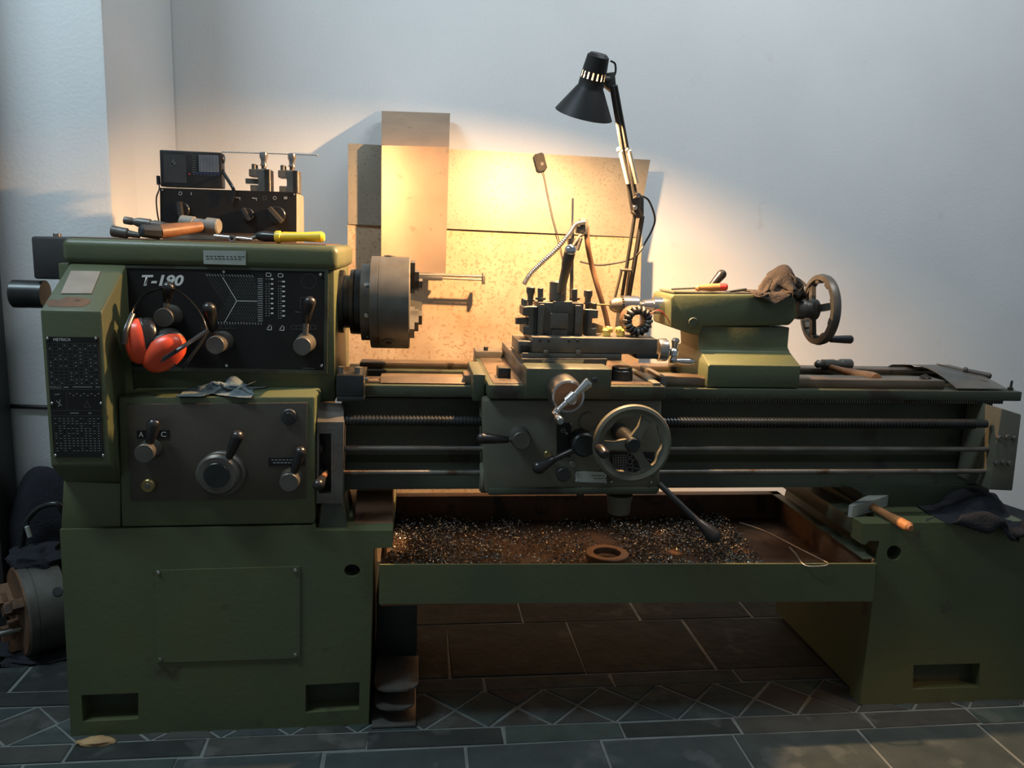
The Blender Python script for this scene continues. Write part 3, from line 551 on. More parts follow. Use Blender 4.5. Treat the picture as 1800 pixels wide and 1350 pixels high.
# ---- pedestal under the tail end
h3 = [(1606, 1169), (1723, 1166), (1723, 1208), (1604, 1212)]
tl = ext('tail_pedestal', [(1517, 921), (1800, 916), (1812, 940), (1800, 1226), (1788, 1232), (1511, 1239), (1542, 991), (1546, 951), (1527, 951), (1521, 958), (1514, 956)], YF, YF+.05, M['green'], LA, holes=[h3, circ(1572, 972, 13, 20)])
xl0 = P(1512, 1237, YF).x; xl1 = P(1796, 1100, YF).x; zlt = P(1560, 922, YF).z
bm = bmesh.new(); b_levels(bm, [(.012, xl0+.006, xl1-.01, YF+.04, 2.25), (zpb-.005, xl0+.0, xl1-.004, YF+.04, 2.28), (zlt, xl0+.03, xl1, YF+.04, 2.28)]); fin('pedestal_body', bm, M['green'], tl)
bm = bmesh.new(); b_ext(bm, [[P(x, y, YF+.036) for x, y in h3]], Vector((0, .004, 0))); fin('recess_back', bm, M['dgreen'], tl)  # darker green back carries the shade of this recess
ycyl('hole_shade_disc', 1572, 972, 14, YF+.03, YF+.044, M['dark'], tl)  # black disc standing in for shade in the pedestal hole
box('pedestal_flange', P(1517, 921, YF).x, P(1517, 921, YF).x+.05, YF+.045, 2.28, zlt-.04, zlt, M['dgreen'], tl, .002)
ft = ext('tail_bed_foot', [(1484, 853), (1737, 853), (1742, 880), (1738, 915), (1508, 915), (1522, 892), (1516, 868), (1500, 858)], 1.88, 2.16, M['dgreen'], LA)
# ---- long reversing lever under the apron
A = P(1158, 850, 1.72); B = P(1232, 921, 1.655); C = P(1262, 950, 1.635)
o = rod('reversing_lever', A, B, .0068, M['bmatte'], LA); rev('grip', B+(A-B)*.06, C, dome_prof((C-B).length+.01, .009, .0175), M['black'], o)
# ---- coolant pipe standing behind the tool post
Yo = 2.06
st = tube('coolant_stand', [P(1006, 400, Yo), P(1005, 470, Yo), P(1003, 640, Yo)], .005, M['iron'], LA, k=1)
pbox('coolant_bracket', 1020, 384, 1034, 412, Yo-.01, Yo+.012, M['iron'], st, .001)
pts = smoothpts([P(1028, 391, Yo-.01), P(1012, 395, Yo-.015), P(1000, 412, Yo-.02), P(978, 438, Yo-.025), P(952, 462, Yo-.03), P(932, 482, Yo-.03), P(921, 500, Yo-.03)], 26)
bm = bmesh.new(); b_tube(bm, pts, .006, 10, rf=lambda i, n: .0062 if (i % 3) else .0048); fin('ribbed_nozzle_hose', bm, M['steel'], st, 60)
tube('rubber_hose', [P(1031, 398, Yo), P(1033, 430, Yo), P(1041, 470, Yo+.01), P(1052, 510, Yo+.01), P(1066, 560, Yo+.02), P(1075, 620, Yo+.03)], .0072, M['rubber'], st)
bm = bmesh.new(); b_pbox(bm, 1000, 419, 1012, 430, Yo-.014, Yo+.01); b_pbox(bm, 1014, 398, 1026, 410, Yo-.012, Yo+.01)
b_rod(bm, P(1008, 432, Yo-.02), P(1022, 412, Yo-.02), .005); b_rod(bm, P(1014, 440, Yo-.02), P(1021, 418, Yo-.02), .0055); fin('clamp_valve', bm, M['iron'], st)
rod('thin_tube', P(1006, 402, Yo), P(1007, 348, Yo), .0028, M['steel'], st)
# cover behind the carriage
b = pbox('way_wiper_box', 836, 618, 884, 637, 2.12, 2.2, M['iron'], sd, .002)
c = P(854, 617, 2.14); rod('wiper_screw', c, c+Vector((0, 0, .012)), .006, M['gunmetal'], b)

# ================================================================== PRINT AND LETTERING
def text(body, x0, y0, x1, y1, Y, mt, parent, name='lettering', shear=0, bold=0):
    """flat lettering filling the pixel rectangle on plane Y"""
    cu = bpy.data.curves.new('t', 'FONT'); cu.body = body; cu.shear = shear; cu.offset = bold; cu.resolution_u = 3
    o = bpy.data.objects.new('t', cu); COL.objects.link(o); bpy.context.view_layer.update()
    me = bpy.data.meshes.new_from_object(o.evaluated_get(bpy.context.evaluated_depsgraph_get())); bpy.data.objects.remove(o)
    xs = [v.co.x for v in me.vertices]; ys = [v.co.y for v in me.vertices]
    a, b_, c = P(x0, y1, Y), P(x1, y1+(y1-y0)*0, Y), P(x0, y0, Y)
    ux = (b_-a)/(max(xs)-min(xs)); uy = (c-a)/(max(ys)-min(ys))
    for v in me.vertices: v.co = a+ux*(v.co.x-min(xs))+uy*(v.co.y-min(ys))
    me.materials.clear(); me.name = name
    return _fin(name, me, mt, parent, 0)
def lines(name, segs, wpx, Y, mt, parent):            # thin printed strokes, pixel segments on plane Y
    bm = bmesh.new()
    for s in segs:
        (x0, y0, x1, y1), ww = s[:4], (s[4] if len(s) > 4 else wpx)
        d = math.hypot(x1-x0, y1-y0) or 1; nx, ny = -(y1-y0)/d*ww/2, (x1-x0)/d*ww/2
        bm.faces.new([bm.verts.new(P(x, y, Y)) for x, y in ((x0+nx, y0+ny), (x1+nx, y1+ny), (x1-nx, y1-ny), (x0-nx, y0-ny))])
    o = fin(name, bm, mt, parent, 0); o['kind'] = 'stuff'; return o
def ringsegs(cx, cy, r, n=16, a0=0, a1=360):
    p = [(cx+r*math.cos(math.radians(a0+(a1-a0)*i/n)), cy+r*math.sin(math.radians(a0+(a1-a0)*i/n))) for i in range(n+1)]
    return [(*p[i], *p[i+1]) for i in range(n)]
Yl = Yh-.0066
text('T-190', 249, 483, 323, 503, Yl, M['white'], cp, 'model_lettering', shear=.22, bold=.035)
rs = random.Random(3)
seg = []
for i in range(16):                                    # falling diagonals of the speed chart
    x = 363+i*5.1; L_ = min(1, max(.25, (458-x)/60)); seg.append((x, 485+i*.15, x+52*L_, 485+80*L_+i*.1, .55))
for i in range(16):                                    # rising diagonals
    x = 378+i*4.5; L_ = min(1, max(.25, (456-x)/52)); seg.append((x, 563+i*.2, x+46*L_, 563-76*L_, .55))
seg += [(x, y, x+5, y, .5) for x in range(402, 452, 7) for y in range(492, 562, 6)]
lines('speed_chart_lines', seg, .6, Yl, M['dim'], cp)
lines('speed_chart_highlight', [(391, 487, 416, 529), (416, 529, 452, 529.5), (416, 529, 395, 566)], 1.0, Yl-.0003, M['white'], cp)
seg = []
for i in range(20): y = 490+i*3.9; seg += [(453, y, 462, y+.1, 1.8)]
for i in range(17): x = 362+i*5.0; seg += [(x, 481.5+i*.1, x+3, 485+i*.15, 1.6), (x+16, 565+i*.15, x+18, 569+i*.1, 1.6)]
for i in range(16):
    y = 490.5+i*4.3
    if i != 1: seg += [(467, y, 469, y, 1.6), (472, y, 474, y, 1.6), (489, y+4, 490.5, y+4, 1.6), (493, y+4, 495, y+4, 1.6)]
lines('speed_chart_numbers', seg, 1.2, Yl, M['grey'], cp)
seg = []
for i in range(8): y = 490.5+i*8.6; seg += [(476, y, 480.5, y, 2.6), (496, y+4.5, 501, y+4.5, 2.6)]
for cx, cy in ((472, 483), (493, 484)): seg += [(cx-4, cy-3, cx-4, cy+3, .9), (cx-4, cy-3, cx+3, cy-3, .9), (cx+4, cy-2, cx+4, cy+3, 1.4), (cx-3, cy+3, cx+3, cy+3, .9)]
for cx, cy in ((473, 576), (495, 577)): seg += [(cx-4, cy+3, cx+4, cy+4, 1.2), (cx+4, cy+4, cx+4, cy-3, 1.2), (cx+3, cy-4, cx-1, cy-4, .9), (cx-3, cy+1, cx, cy-2, 1.2)]
lines('speed_chart_marks', seg, 1, Yl, M['white'], cp)
seg = []
for x in range(7): seg.append((355+x*8.3, 571, 355+x*8.3, 577, .7))
seg += [(355, 571, 414, 571, .7), (355, 577, 414, 577, .7), (512, 572, 555, 572, .7), (512, 579, 555, 579, .7)]+[(512+i*8.6, 572, 512+i*8.6, 579, .7) for i in range(6)]
seg += [(528, 523, 545, 523, .8), (528, 523, 528, 543, .8), (519, 548, 528, 549, 1.6), (546, 548, 549, 550, 2.5)]+[(*q, .5) for q in ringsegs(543, 494, 13, 24)]
seg += [(532, 647, 553, 648, 1.3), (*(512, 626, 514, 626), 1.2)]
lines('panel_legends', seg, .7, Yl, M['dim'], cp)
lines('plate_text', [(361+i*7+rs.random()*2, 450.3+i*.12, 365.5+i*7+rs.random()*2, 450.3+i*.12, 1.7) for i in range(10)]+[(363+i*7, 454.8+i*.1, 367.5+i*7+rs.random(), 454.8+i*.1, 1.6) for i in range(9)], 1.5, Yh-.0149, M['dgreen'], cap)
# thread chart on the gear cover
Ym = Yg-.0034
def mq(u, v): # plate coordinates 0..1 -> pixel
    xl_, xr_ = 80+15*v, 173+9*v; return xl_+(xr_-xl_)*u, 592+(212)*v+u*.8*(1-v)
def ml(u0, v0, u1, v1, w_): a_, b_ = mq(u0, v0), mq(u1, v1); return (*a_, *b_, w_)
seg = [ml(.02, .055+.0285*i, .98, .055+.0285*i, .45) for i in range(13)]+[ml(.02+.096*i, .055, .02+.096*i, .40, .45) for i in range(11)]
seg += [ml(0, .435, 1, .435, .6), ml(.33, .455, .33, .605, .5), ml(0, .61, 1, .61, .5), ml(0, .655, 1, .655, .5)]
seg += [ml(.04+.085*i, .665, .04+.085*i, .965, .35) for i in range(12)]+[ml(.66, .585, .72, .53, .8), ml(.72, .53, .79, .585, .8), ml(.66, .585, .79, .585, .8)]
lines('chart_grid', seg, .5, Ym, M['dim'], mp)
seg = []
for i in range(12):
    for j in range(10):
        if rs.random() < .45: seg.append(ml(.045+.096*j, .07+.0285*i, .085+.096*j, .07+.0285*i, 1.3))
for i in range(14):
    for j in range(11):
        if rs.random() < .8: seg.append(ml(.06+.085*j, .678+.0205*i, .095+.085*j, .678+.0205*i, 1.2))
for i in range(9): seg.append(ml(.38+.07*i, .47+.016*(i % 2), .41+.07*i, .47+.016*(i % 2), 1.5))
seg += [ml(.1, .48, .2, .475, 1.5), ml(.12, .53, .22, .57, 1.5), ml(.2, .52, .16, .58, 1.5), ml(.38, .632, .55, .632, 1.6), ml(.74, .632, .8, .632, 2), ml(.9, .415, .99, .415, 1.6), ml(.28, .418, .38, .418, 1.8), ml(.46, .415, .84, .415, 1.5)]
lines('chart_numbers', seg, 1, Ym, M['grey'], mp)
text('METRICA', 94, 594.5, 124, 599.5, Ym, M['white'], mp); text('MODULO', 87, 678.5, 108, 683, Ym, M['grey'], mp)
text('A', 244, 759, 252, 768, YF-.0064, M['white'], gp); text('C', 283, 759, 292, 768, YF-.0064, M['white'], gp)
lines('plate_text', [(477+i*6.5, 808.5, 481.5+i*6.5, 808.4, 1.6) for i in range(8)]+[(480+i*6.5, 813.5, 485+i*6.5, 813.4, 2) for i in range(7)], 1, YF-.0064, M['grey'], gp)
seg = [(*q, .7) for c_ in ((1107, 800, 4), (1107, 811, 5), (1107, 826, 5), (1120, 815, 9), (1138, 818, 11)) for q in ringsegs(*c_, 14)]
seg += [(1078, 800+i*4.5, 1100, 800+i*4.5, .6) for i in range(8)]+[(1078+i*4.4, 800, 1078+i*4.4, 832, .6) for i in range(6)]
lines('gear_diagram', seg, .6, Yp-.0034, M['grey'], dp)
lines('strip_marks', [(994, 762, 998, 762, 4), (*(987, 757, 993, 757), 1), (985, 797, 992, 797, 1)]+[(*q, .7) for q in ringsegs(990, 757, 4, 10)], 1, Yp-.0034, M['grey'], bp)
lines('plate_text', [(1040+i*6, 836, 1044.5+i*6, 836, 1.5) for i in range(4)]+[(1044+i*6, 841, 1048+i*6, 841, 1.5) for i in range(4)], 1, Yp-.0034, M['dgreen'], ap)

# ================================================================== THINGS ON AND AROUND THE LATHE
ZT = ztop+.0015
# ---- electrical control box
Ye = 2.10; a = pb(281, 331, 521, 411, Ye)
cb = thing('control_box', (a[0]+.15, 2.17, ZT), 'black fronted electrical control box with rotary switches behind the headstock', 'control box')
zb1 = P(400, 334, Ye).z; bm = bmesh.new(); b_box(bm, a[0], a[1], Ye+.003, 2.24, ZT, zb1, .004); fin('box_body', bm, M['tagpl'], cb)
fp = ext('front_panel', [(281, 330), (521, 338), (521, 411), (282, 408)], Ye, Ye+.004, M['blackpl'], cb)
def knob(x, y, r, ang, mt):
    c = P(x, y, Ye); k = mpp(c); o = rod('rotary_switch', c, c+Vector((0, -.008, 0)), r*k, M['black'], fp)
    d = Vector((math.cos(ang), 0, math.sin(ang))); t = Vector((-d.z, 0, d.x)); bm = bmesh.new()
    b_obox(bm, c+Vector((0, -.018, 0)), d, Vector((0, 1, 0)), t, r*1.05*k, .011, r*.22*k); fin('switch_handle', bm, mt, o)
knob(321, 369, 13, math.radians(95), M['bmatte']); knob(436, 377, 11, math.radians(-60), M['bmatte']); knob(487, 378, 15, math.radians(-48), M['brownpl'])
seg = [(*q, 1.4) for c_ in ((317, 340, 2.8), (483, 348, 2.8)) for q in ringsegs(*c_, 12)]+[(336, 338, 336, 343, 1.8), (414, 347, 423, 348, 2.2), (443, 348, 452, 349, 2.2), (421, 348, 422, 352, 1.5), (450, 349, 451, 353, 1.5), (499, 348, 505, 348, 4.5)]
lines('switch_symbols', seg, 1, Ye-.0006, M['grey'], fp)
lines('switch_symbols', [(462, 345, 468, 345, .7), (462, 351, 468, 351, .7), (462, 345, 462, 351, .7), (468, 345, 468, 351, .7)], 1, Ye-.0006, M['dim'], fp)
for x, y in ((285, 334), (517, 342)): ycyl('screw', x, y, 1.8, Ye-.002, Ye+.002, M['steel'], fp, 8)
# ---- radio
Yr = 2.13; rd = thing('portable_radio', (P(336, 328, Yr).x, Yr+.02, zb1), 'small black portable radio with long antenna on the control box', 'radio')
rb = ext('radio_case', [(280, 263), (389, 268), (391, 331), (282, 328)], Yr, Yr+.035, M['black'], rd, bev=.003)
ext('tuning_dial', [(349, 272), (384, 273), (385, 303), (350, 302)], Yr-.0012, Yr+.001, mat('radio_dial_glass', (.13, .14, .16), (.1, .11, .13), .2, scale=30), rb)
lines('dial_marks', [(352+i*5.5, 275, 352.5+i*5.5, 300, .7) for i in range(6)]+[(338, 274+i*4, 345, 274.4+i*4, 1.2) for i in range(8)]+[(340+i*6, 307+i*.3, 343+i*6, 307+i*.3, 1) for i in range(8)], .7, Yr-.0017, M['dim'], rb)
lines('dial_band', [(338, 304, 386, 306, 3)], 1, Yr-.0014, mat('dark_blue_print', (.02, .03, .07), None, .3), rb)
bm = bmesh.new(); q = [(x, y) for x, y in ((287, 270), (327, 272), (328, 322), (288, 320))]; b_ext(bm, [[P(x, y, Yr-.001) for x, y in q]], Vector((0, .002, 0))); gr = fin('speaker_grille', bm, M['bmatte'], rb)
lines('silver_mark', [(299, 291, 309, 286, 4), (302, 290, 305, 280, 3)], 1, Yr-.0014, M['dim'], gr)
ycyl('indicator_lamp', 333, 306, 1.4, Yr-.002, Yr+.001, M['red'], rb, 8)
c = P(390, 279, Yr+.015); rod('tuning_knob', c, c+Vector((.006, 0, 0)), .011, M['black'], rd)
o = rod('antenna', P(389, 267, Yr+.03), P(557, 273, Yr+.03), .0016, M['steel'], rd, r1=.001); bm = bmesh.new(); b_sph(bm, P(557, 273, Yr+.03), .003); fin('antenna_tip', bm, M['steel'], o)
tube('wrist_strap', [P(390, 299, Yr+.01), P(398, 312, Yr-.01), P(408, 328, Yr-.035), P(411, 338, Yr-.036), P(406, 355, Yr-.036)], .0045, M['black'], rd, flat=.35)
pc = tube('radio_power_cord', [P(279, 313, Yr+.01), P(279, 322, Yr+.01), P(280, 332, Yr-.03), P(275, 348, Yr-.036), P(276, 370, Yr-.036), P(279, 388, Yr-.036), P(281, 400, Yr-.03)], .0018, M['black'])
tag(pc, 'thin black power cord hanging from left side of radio', 'cord')
o = rod('plug', P(278, 309, Yr+.01), P(279, 325, Yr+.01), .0045, M['black'], pc)
# ---- quick-change tool holders
def holder(name, base, w_, h_, d_, mirror, label, group, mt=M['iron'], tool=None, nut=True):
    """C-shaped block with slot, clamp screws, height stud and knurled nut; base = lower left front corner"""
    t = thing(name, base+Vector((w_/2, d_/2, 0)), label, 'tool holder', group); s = -1 if mirror else 1; x0 = base.x+(w_ if mirror else 0)
    V = lambda u, v, e=0: Vector((x0+s*u*w_, base.y+e, base.z+v*h_))
    bm = bmesh.new(); b_ext(bm, [[V(u, v) for u, v in ((0, .98), (.42, 1), (1, 1), (1, 0), (.05, 0), (.05, .3), (.42, .3), (.42, .66), (0, .66))]], Vector((0, d_, 0)))
    bmesh.ops.recalc_face_normals(bm, faces=bm.faces); bmesh.ops.bevel(bm, geom=list(bm.edges), offset=.0015, segments=1, affect='EDGES')
    b_ = fin('holder_block', bm, mt, t)
    bm = bmesh.new(); b_ext(bm, [[V(.74, .02, -.004), V(.92, .02, -.004), V(.92, .98, -.004), V(.74, .98, -.004)]], Vector((0, .0045, 0))); fin('dovetail_strip', bm, M['gunmetal'], b_)
    for e in (.25, .72): rod('clamp_screw', V(.2, .97, d_*e), V(.2, 1.22, d_*e), .0055, M['dsteel'], t)
    if nut:
        A = V(.62, 1, d_*.5); o = rod('height_stud', A, A+Vector((0, 0, .012)), .006, M['iron'], t)
        rev('knurled_nut', A+Vector((0, 0, .010)), A+Vector((0, 0, 1)), [(0, .0095), (.003, .0095), (.004, .007), (.014, .0075), (.02, .0105), (.031, .0105), (.033, .009)], M['steel'] if mt is M['iron'] else mt, o)
    if tool: bm = bmesh.new(); b_ext(bm, [[V(u, v, d_*.2) for u, v in tool]], Vector((0, d_*.35, 0))); fin('cutting_tool', bm, mt, t)
    return t
A = P(438, 336, Yr+.005); A.z = zb1; holder('tool_holder', A, .052, .056, .05, False, 'steel tool holder with cutting tool nearest the radio on control box', 'spare tool holders', tool=[(-.2, .36), (.4, .36), (.4, .58), (-.2, .58)])
A = P(489, 338, Yr+.005); A.z = zb1; holder('tool_holder', A, .05, .056, .05, False, 'steel tool holder at right end of control box, taller knob', 'spare tool holders')
A = P(918, 593, 1.85); A.z = P(1000, 594, 1.80).z; holder('tool_holder', A, .034, .066, .07, False, 'dark tool holder clamped on left side of tool post', 'tool holders on the tool post', mt=M['dsteel'], tool=[(-.4, .34), (.4, .34), (.4, .56), (-.4, .56)])
A2 = P(1026, 593, 1.85); A2.z = A.z; holder('tool_holder', A2, .032, .062, .06, True, 'dark tool holder with tool pointing right on tool post', 'tool holders on the tool post', mt=M['dsteel'], tool=[(-.52, .08), (.5, .08), (.5, .44), (.1, .46), (-.5, .36)])
# ---- tools on top of the headstock
def sleeve(name, p0, p1, prof, mt, label, cat):
    L_ = (p1-p0).length; o = rev(name, p0, p1, [(t*L_, r) for t, r in prof], mt); tag(o, label, cat); return o
o = sleeve('taper_sleeve', P(196, 402, 1.93), P(246, 410, 1.93), [(0, .011), (.03, .0125), (.55, .0115), (.6, .008), (1, .006)], M['iron'], 'plain steel taper sleeve lying leftmost on the headstock', 'taper sleeve'); rest(o, ZT); 
hm = thing('mallet', P(320, 415, 1.95), 'soft faced mallet with brown handle and grey cylindrical head', 'mallet')
B = P(279, 416, 1.90); A = P(352, 406, 2.0); Cc = P(246, 414, 1.87)
rev('handle', B, A, [(0, .0145), (.03, .016), ((A-B).length*.5, .0145), ((A-B).length, .012)], M['wood'], hm)
rev('handle_end', Cc, B, [(0, .008), (.004, .014), ((B-Cc).length, .017)], M['bmatte'], hm, 8)
c0, c1 = P(318, 398, 2.03), P(386, 406, 2.01); L_ = (c1-c0).length; rev('head', c0, c1, [(0, .013), (.003, .0165), (L_*.35, .0165), (L_*.36, .013), (L_*.68, .013), (L_*.69, .018), (L_-.003, .018), (L_, .015)], M['tagpl'], hm); 
rest(hm, ZT)
o = sleeve('taper_drill_arbor', P(218, 387, 1.93), P(302, 400, 1.93), [(0, .0075), (.02, .0085), (.15, .0085), (.2, .007), (.3, .0105), (.55, .0115), (.56, .009), (.62, .009), (.63, .011), (.97, .0085), (1, .005)], M['iron'], 'stepped steel drill arbor propped across the mallet handle', 'arbor')
tw = thing('tap_wrench', P(410, 418, 1.93), 'small steel tap wrench beside the yellow handled tool', 'tap wrench')
A, B, C = P(376, 415, 1.93), P(409, 419, 1.91), P(444, 421, 1.91)
rev('bar', A, C, [(0, .003), (.002, .0052), ((B-A).length-.012, .0052), ((B-A).length-.01, .004), ((C-A).length-.02, .0048), ((C-A).length, .003)], M['steel'], tw)
bm = bmesh.new(); b_rev(bm, B+Vector((0, -.008, 0)), B+Vector((0, 1, 0)), [(0, .004), (0, .0075), (.016, .0075), (.016, .004)], 16, False); fin('collar', bm, M['steel'], tw); rest(tw, ZT)
yt = thing('hand_tool', P(520, 418, 1.92), 'tool with bright yellow plastic handle at right end of headstock', 'hand tool')
A, B, C = P(448, 416, 1.93), P(484, 418, 1.92), P(570, 418, 1.91); L_ = (C-B).length
rev('handle', B, C, [(0, .0125), (.003, .014), (.012, .014), (.014, .0105), (.02, .0115), (L_*.6, .0105), (L_-.006, .0125), (L_, .009)], M['yellow'], yt, 16)
rev('ferrule', A, B, [(0, .005), (.01, .01), ((B-A).length*.5, .012), ((B-A).length, .0105)], M['black'], yt)
rev('tip', P(436, 423, 1.92), A+(B-A)*.2, [(0, .002), (.02, .005), (.03, .006)], M['iron'], yt, 6); rest(yt, ZT)
# ---- ear muffs hanging on a gear lever
em = thing('ear_muffs', P(290, 600, 1.77), 'orange ear muffs with black headband hanging on a headstock lever', 'ear muffs')
def cup(c, ax, up, rl, rs_, th):
    ax = ax.normalized(); up = (up-ax*up.dot(ax)).normalized(); t = ax.cross(up); n = 28
    def ring(bm, prof, close=True):
        rg = [[bm.verts.new(c+ax*s+(up*(rl*math.sin(2*PI*i/n))+t*(rs_*math.cos(2*PI*i/n)))*r) for i in range(n)] for s, r in prof]
        for p, q in zip(rg, rg[1:]):
            for i in range(n): bm.faces.new((p[i], p[(i+1) % n], q[(i+1) % n], q[i]))
        bm.faces.new(rg[0]); bm.faces.new(rg[-1])
    bm = bmesh.new(); ring(bm, [(0, 1), (th*.3, 1), (th*.6, .93), (th*.82, .78), (th*.95, .5), (th, .12)]); o = fin('cup', bm, M['orange'], em, 60)
    bm = bmesh.new(); ring(bm, [(-.001, 1.02), (.004, 1.03), (.006, 1.0)]); fin('rim', bm, M['black'], o, 60)
    bm = bmesh.new(); ring(bm, [(-.022, .6), (-.024, .8), (-.02, .95), (-.01, 1.0), (0, .96)]); fin('cushion', bm, M['black'], o, 60)
    return o
Yu = 1.765
c1 = P(254, 599, Yu); cupL = cup(c1, Vector((-1, -.55, -.12)), Vector((.08, 0, 1)), .049, .036, .038)
c2 = P(287, 616, Yu); cupR = cup(c2, Vector((.42, -.75, -.42)), Vector((.75, 0, .62)), .051, .037, .034)
hbp = [P(224, 588, Yu-.035), P(228, 568, Yu-.02), P(238, 540, Yu+.005), P(256, 518, Yu+.015), P(280, 509, Yu+.02), P(297, 508, Yu+.02), P(318, 515, Yu+.02), P(342, 537, Yu+.01), P(358, 562, Yu-.005), P(364, 580, Yu-.01)]
tube('headband', hbp, .0055, M['black'], em, flat=.35, up=Vector((0, 1, 0)))
tube('band_arm', [P(219, 605, Yu-.045), P(222, 582, Yu-.04), P(234, 552, Yu-.01)], .006, M['black'], em, flat=.5)
tube('band_arm', [P(365, 580, Yu-.01), P(340, 597, Yu-.03), P(316, 613, Yu-.052), P(286, 632, Yu-.055)], .0055, M['black'], em, flat=.5)
tube('band_arm', [P(365, 582, Yu-.01), P(352, 604, Yu-.02), P(330, 635, Yu-.03), P(321, 647, Yu-.025)], .004, M['black'], em, flat=.5)
bm = bmesh.new(); A = P(296, 626, Yu-.056); b_obox(bm, A, (P(312, 615, Yu-.056)-A).normalized(), Vector((0, 1, 0)), Vector((.4, 0, .9)).normalized(), .016, .005, .006); fin('arm_pivot', bm, M['black'], em)
lines('cup_mark', [(300, 649, 303, 645, 3), (305, 647, 309, 640, 4)], 1, Yu-.045, M['black'], em)
# ---- crumpled cloths
def rag(name, c, rx, ry, h, mt, label, seed, n=40, cat='rag', over=None, rough=1.0):
    """crumpled cloth heap on a surface; over = (yedge, drop) lets the front hang down over an edge"""
    bm = bmesh.new(); off = Vector((seed*3.1, seed*1.7, seed*.9)); bmesh.ops.create_icosphere(bm, subdivisions=4 if n < 20 else 6, radius=1)
    rg_ = lambda q: 1-abs(noise.noise(q))*2.2
    rn = random.Random(int(seed*100)); dirs = [(Vector((rn.gauss(0, 1), rn.gauss(0, 1), rn.gauss(0, .7))).normalized()*f_, rn.uniform(0, 6), a_) for f_, a_ in ((2.2, .15), (3.1, .12), (4.2, .085), (5.5, .05), (7.5, .03))]
    for v in bm.verts:
        q = v.co.copy(); w1 = q*1.1+off; q2 = q*1.5+off+.7*Vector((noise.noise(w1), noise.noise(w1+Vector((9, 0, 0))), noise.noise(w1+Vector((0, 9, 0)))))
        wp = 1.1*noise.noise(q*1.3+off)
        d_ = .26*noise.noise(q*1.2+off)+rough*sum(a_*(1-1.6*abs(math.sin(k_.dot(q)+wp*2.2+ph))) for k_, ph, a_ in dirs)+rough*.02*rg_(q2*4)
        e = q*(.82+d_); z_ = max(0, .25+e.z)
        p = Vector((c.x+e.x*rx, c.y+e.y*ry, c.z+z_*h*.95))
        if over and p.y < over[0]:
            k_ = over[0]-p.y; p = Vector((p.x, over[0]-.002-.014*z_-.006*max(0, d_), c.z+z_*h*.45-k_*over[1]))
        v.co = p
    o = fin(name, bm, mt, None, 70); tag(o, label, cat); return o
import numpy as np
def cloth(name, c, w0, d0, size, surf, mt, label, seed, steps=90, lift=.03, n=46, cat='rag'):
    """square cloth pushed together and let fall on surf(x, y): its folds come from the fall"""
    rn = np.random.RandomState(seed); u, v = np.meshgrid(np.linspace(-.5, .5, n), np.linspace(-.5, .5, n), indexing='ij'); rest_ = size/(n-1)
    wob = sum(a_*np.sin(k_[0]*u+k_[1]*v+p_) for a_, k_, p_ in [(1/(1+i*.35), rn.randn(2)*(7+3*i), rn.rand()*6) for i in range(7)])
    wob2 = sum(a_*np.sin(k_[0]*u+k_[1]*v+p_) for a_, k_, p_ in [(1/(1+i*.35), rn.randn(2)*(7+3*i), rn.rand()*6) for i in range(7)])
    X = np.stack([c.x+u*w0*1.0+wob2*.10*w0/2, c.y+v*d0+wob*.10*d0/2, c.z+lift*(1.3-2.2*(u*u+v*v))+wob*lift*.5+.012], -1); V = np.zeros_like(X); dt = 1/90
    def con(A, B, L_, k_):
        d = B-A; l = np.linalg.norm(d, axis=-1, keepdims=True)+1e-9; q = d*(k_*.5*(l-L_)/l); A += q; B -= q
    for st in range(steps):
        V[..., 2] -= 9.8*dt; V *= .94; O = X.copy(); X = X+V*dt
        for it in range(8):
            for s_, k_ in ((1, 1.0), (2, .4), (4, .12)):
                for o_ in range(2):
                    for ax_ in range(2):
                        Y_ = X if ax_ == 0 else X.transpose(1, 0, 2); m_ = (n-s_-o_*s_)//(2*s_)
                        for q_ in range(s_):
                            a0 = o_*s_+q_; ia = np.arange(a0, n-s_, 2*s_)
                            A = Y_[ia].copy(); B = Y_[ia+s_].copy(); con(A, B, rest_*s_, k_); Y_[ia] = A; Y_[ia+s_] = B
            for o_ in (0, 1):
                m_ = (n-o_)//2*2
                for c0, c1 in ((slice(0, n-1), slice(1, n)), (slice(1, n), slice(0, n-1))):
                    A = X[o_:o_+m_:2, c0].copy(); B = X[o_+1:o_+m_:2, c1].copy(); con(A, B, rest_*1.414, .3); X[o_:o_+m_:2, c0] = A; X[o_+1:o_+m_:2, c1] = B
            h_ = surf(X[..., 0], X[..., 1])+.002; hit = X[..., 2] < h_; X[..., 2] = np.where(hit, h_, X[..., 2])
        V = (X-O)/dt; V[..., 0] = np.where(hit, V[..., 0]*.2, V[..., 0]); V[..., 1] = np.where(hit, V[..., 1]*.2, V[..., 1]); sp2 = np.linalg.norm(V, axis=-1, keepdims=True); V *= np.minimum(1, 1.2/(sp2+1e-9))
    bm = bmesh.new(); g_ = [[bm.verts.new(X[i, j]) for j in range(n)] for i in range(n)]
    for i in range(n-1):
        for j in range(n-1): bm.faces.new((g_[i][j], g_[i+1][j], g_[i+1][j+1], g_[i][j+1]))
    bmesh.ops.recalc_face_normals(bm, faces=bm.faces); [bmesh.ops.smooth_vert(bm, verts=bm.verts, factor=.4, use_axis_x=True, use_axis_y=True, use_axis_z=True) for _ in range(2)]; bmesh.ops.solidify(bm, geom=list(bm.faces), thickness=.0012)
    o = fin(name, bm, mt, None, 180); tag(o, label, cat); return o
c = P(392, 684, YF+.05); c.z = zl+.0005
bump = lambda x_, y_, cx, cy, r_, h_: h_*np.sqrt(np.clip(1-((x_-cx)**2+(y_-cy)**2)/(r_*r_), 0, 1))
cq = c.copy()
